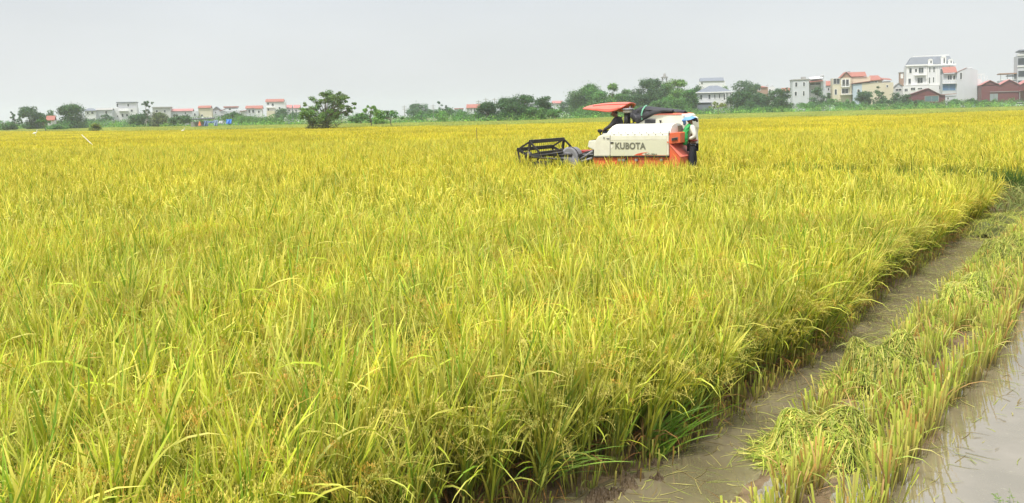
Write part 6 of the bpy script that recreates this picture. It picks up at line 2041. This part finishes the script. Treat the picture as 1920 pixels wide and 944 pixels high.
def car(px, D, label, rz):
    c = at_depth(px, 190, D)
    e = bpy.data.objects.new('parked_car', None); COL.objects.link(e)
    e.location = (c[0], D, 0.55); e.rotation_euler.z = rz
    tag(e, label, 'car')
    prof = [(-2.1, 0.35), (-2.15, 0.8), (-1.6, 0.95), (-1.0, 1.42), (0.5, 1.46), (1.25, 0.98), (2.05, 0.85), (2.15, 0.4)]
    n = len(prof)
    for nm, pr, mat, hw in (('body', [(-2.1, 0.3), (-2.15, 0.8), (-1.6, 0.95), (1.25, 0.98), (2.05, 0.85), (2.15, 0.35)], M_car, 0.85), ('cabin', [(-1.6, 0.94), (-1.0, 1.38), (0.5, 1.40), (1.25, 0.97)], M_glass, 0.72), ('car_roof', [(-1.05, 1.40), (-0.9, 1.47), (0.4, 1.48), (0.6, 1.40)], M_car, 0.73)):
        g = Geo(); k = len(pr); V = [(x, -hw, z) for x, z in pr] + [(x, hw, z) for x, z in pr]
        g.add(V, [[i, (i + 1) % k, (i + 1) % k + k, i + k] for i in range(k)]); g.add(V, np.array([[0, i + 1, i] for i in range(1, k - 1)] + [[k, k + i, k + i + 1] for i in range(1, k - 1)]))
        g.build(nm, mat, e)
    for x in (-1.35, 1.35):
        for y in (-0.86, 0.7):
            g = Geo(); tube(g, [(x, y, 0.32), (x, y + 0.16, 0.32)], 0.32, 16); g.build('wheel', MW['dark'], e)
car(1882, 262, 'white car parked before the grey door of the twin-gabled shed, half hidden in scrub', 0.1)
car(1915, 262, 'white car parked at the right border before the twin-gabled shed', -0.2)

# poles and mast
M_pole = paint('concrete_pole', (0.33, 0.32, 0.30), 0.8)
def pole(px, py, D, label, bars=2):
    t_ = at_depth(px, py, D)
    e = bpy.data.objects.new('utility_pole', None); COL.objects.link(e); e.location = (t_[0], D, 0)
    tag(e, label, 'utility pole', 'utility poles behind the field')
    g = Geo(); tube(g, [(0, 0, 0), (0, 0, t_[2])], 0.16, 8, r1=0.09); g.build('shaft', M_pole, e)
    for k in range(bars):
        g = Geo(); z = t_[2] - 0.5 - 0.7 * k; box(g, -0.8, 0.8, -0.06, 0.06, z - 0.06, z + 0.06); g.build('crossarm', M_pole, e)
pole(758, 198, 260, 'utility pole right of the low spreading tree')
pole(812, 196, 260, 'utility pole between the hazy rounded tree and the airy hazy tree')
pole(897, 188, 250, 'utility pole above the distant orange-roofed house')
pole(911, 184, 250, 'utility pole over the left end of the dense dark clump', 1)
pole(927, 184, 252, 'utility pole over the second tree of the dense dark clump', 1)
pole(1040, 192, 300, 'faint utility pole right of the dense dark clump')
e = bpy.data.objects.new('lattice_mast', None); COL.objects.link(e)
t_ = at_depth(1246, 138, 268); e.location = (t_[0], 268, 0)
tag(e, 'small lattice mast rising above the tall wood behind the harvester', 'mast')
H = t_[2]; g = Geo()
lv = np.linspace(0, H - 1.0, 9)
def cn(z): return 1.25 - 0.65 * z / H
for sx, sy in ((1, 1), (1, -1), (-1, 1), (-1, -1)):
    tube(g, [(sx * cn(0), sy * cn(0), 0), (sx * cn(H - 1), sy * cn(H - 1), H - 1.0)], 0.09, 5)
for i in range(8):
    for (a, b) in (((1, 1), (1, -1)), ((1, -1), (-1, -1)), ((-1, -1), (-1, 1)), ((-1, 1), (1, 1))):
        tube(g, [(a[0] * cn(lv[i]), a[1] * cn(lv[i]), lv[i]), (b[0] * cn(lv[i + 1]), b[1] * cn(lv[i + 1]), lv[i + 1])], 0.05, 4)
g.build('lattice', M_pole, e)
g = Geo(); box(g, -1.0, 1.0, -1.0, 1.0, H - 1.5, H - 1.2); g.build('platform', M_pole, e)
g = Geo(); tube(g, [(0, 0, H - 1.2), (0, 0, H - 0.5), (0, 0, H)], 0.55, 8, r1=0.3); g.build('head', M_pole, e)

# white egrets, tiny
M_egret = paint('white_feathers', (0.85, 0.85, 0.82), 0.8, 0.05)
def egret(px, py, D, label):
    c = at_depth(px, py, D)
    g = Geo()
    tube(g, [(-0.28, 0, 0.0), (-0.12, 0, 0.06), (0.08, 0, 0.1), (0.17, 0, 0.16)], 0.05, 8, r1=0.04)
    tube(g, [(-0.15, 0, 0.05), (0.0, 0, 0.07), (0.12, 0, 0.10)], 0.10, 8, r1=0.06)
    tube(g, [(0.14, 0, 0.12), (0.22, 0, 0.24), (0.17, 0, 0.34), (0.22, 0, 0.42)], 0.03, 6, r1=0.022)
    tube(g, [(0.20, 0, 0.42), (0.27, 0, 0.42), (0.36, 0, 0.40)], 0.032, 6, r1=0.006)
    for y in (-0.03, 0.03): tube(g, [(0, y, -c[2]), (0.02, y, -0.2), (0.0, y, 0.05)], 0.012, 5)
    o = g.build('egret', M_egret); o.location = c
    tag(o, label, 'egret')
egret(66, 251, 95, 'tiny white bird standing in the golden rice at the far left')
egret(343, 246, 112, 'tiny white bird by the bank below the dome-shaped tree')

# ------------------------------------------------------------------ air
hb = Geo()
box(hb, -1340, 1340, -55, 1340, -1.0, 28)
def haze_build():
    m = bpy.data.materials.new('haze'); m.use_nodes = True
    t = m.node_tree; t.nodes.clear()
    o = N(t, 'ShaderNodeOutputMaterial'); v = N(t, 'ShaderNodeVolumePrincipled')
    v.inputs['Color'].default_value = (0.90, 0.95, 1.0, 1); v.inputs['Density'].default_value = 0.00045; v.inputs['Anisotropy'].default_value = 0.2
    t.links.new(v.outputs[0], o.inputs['Volume'])
    return m
hz = hb.build('haze', haze_build())
hz['kind'] = 'stuff'
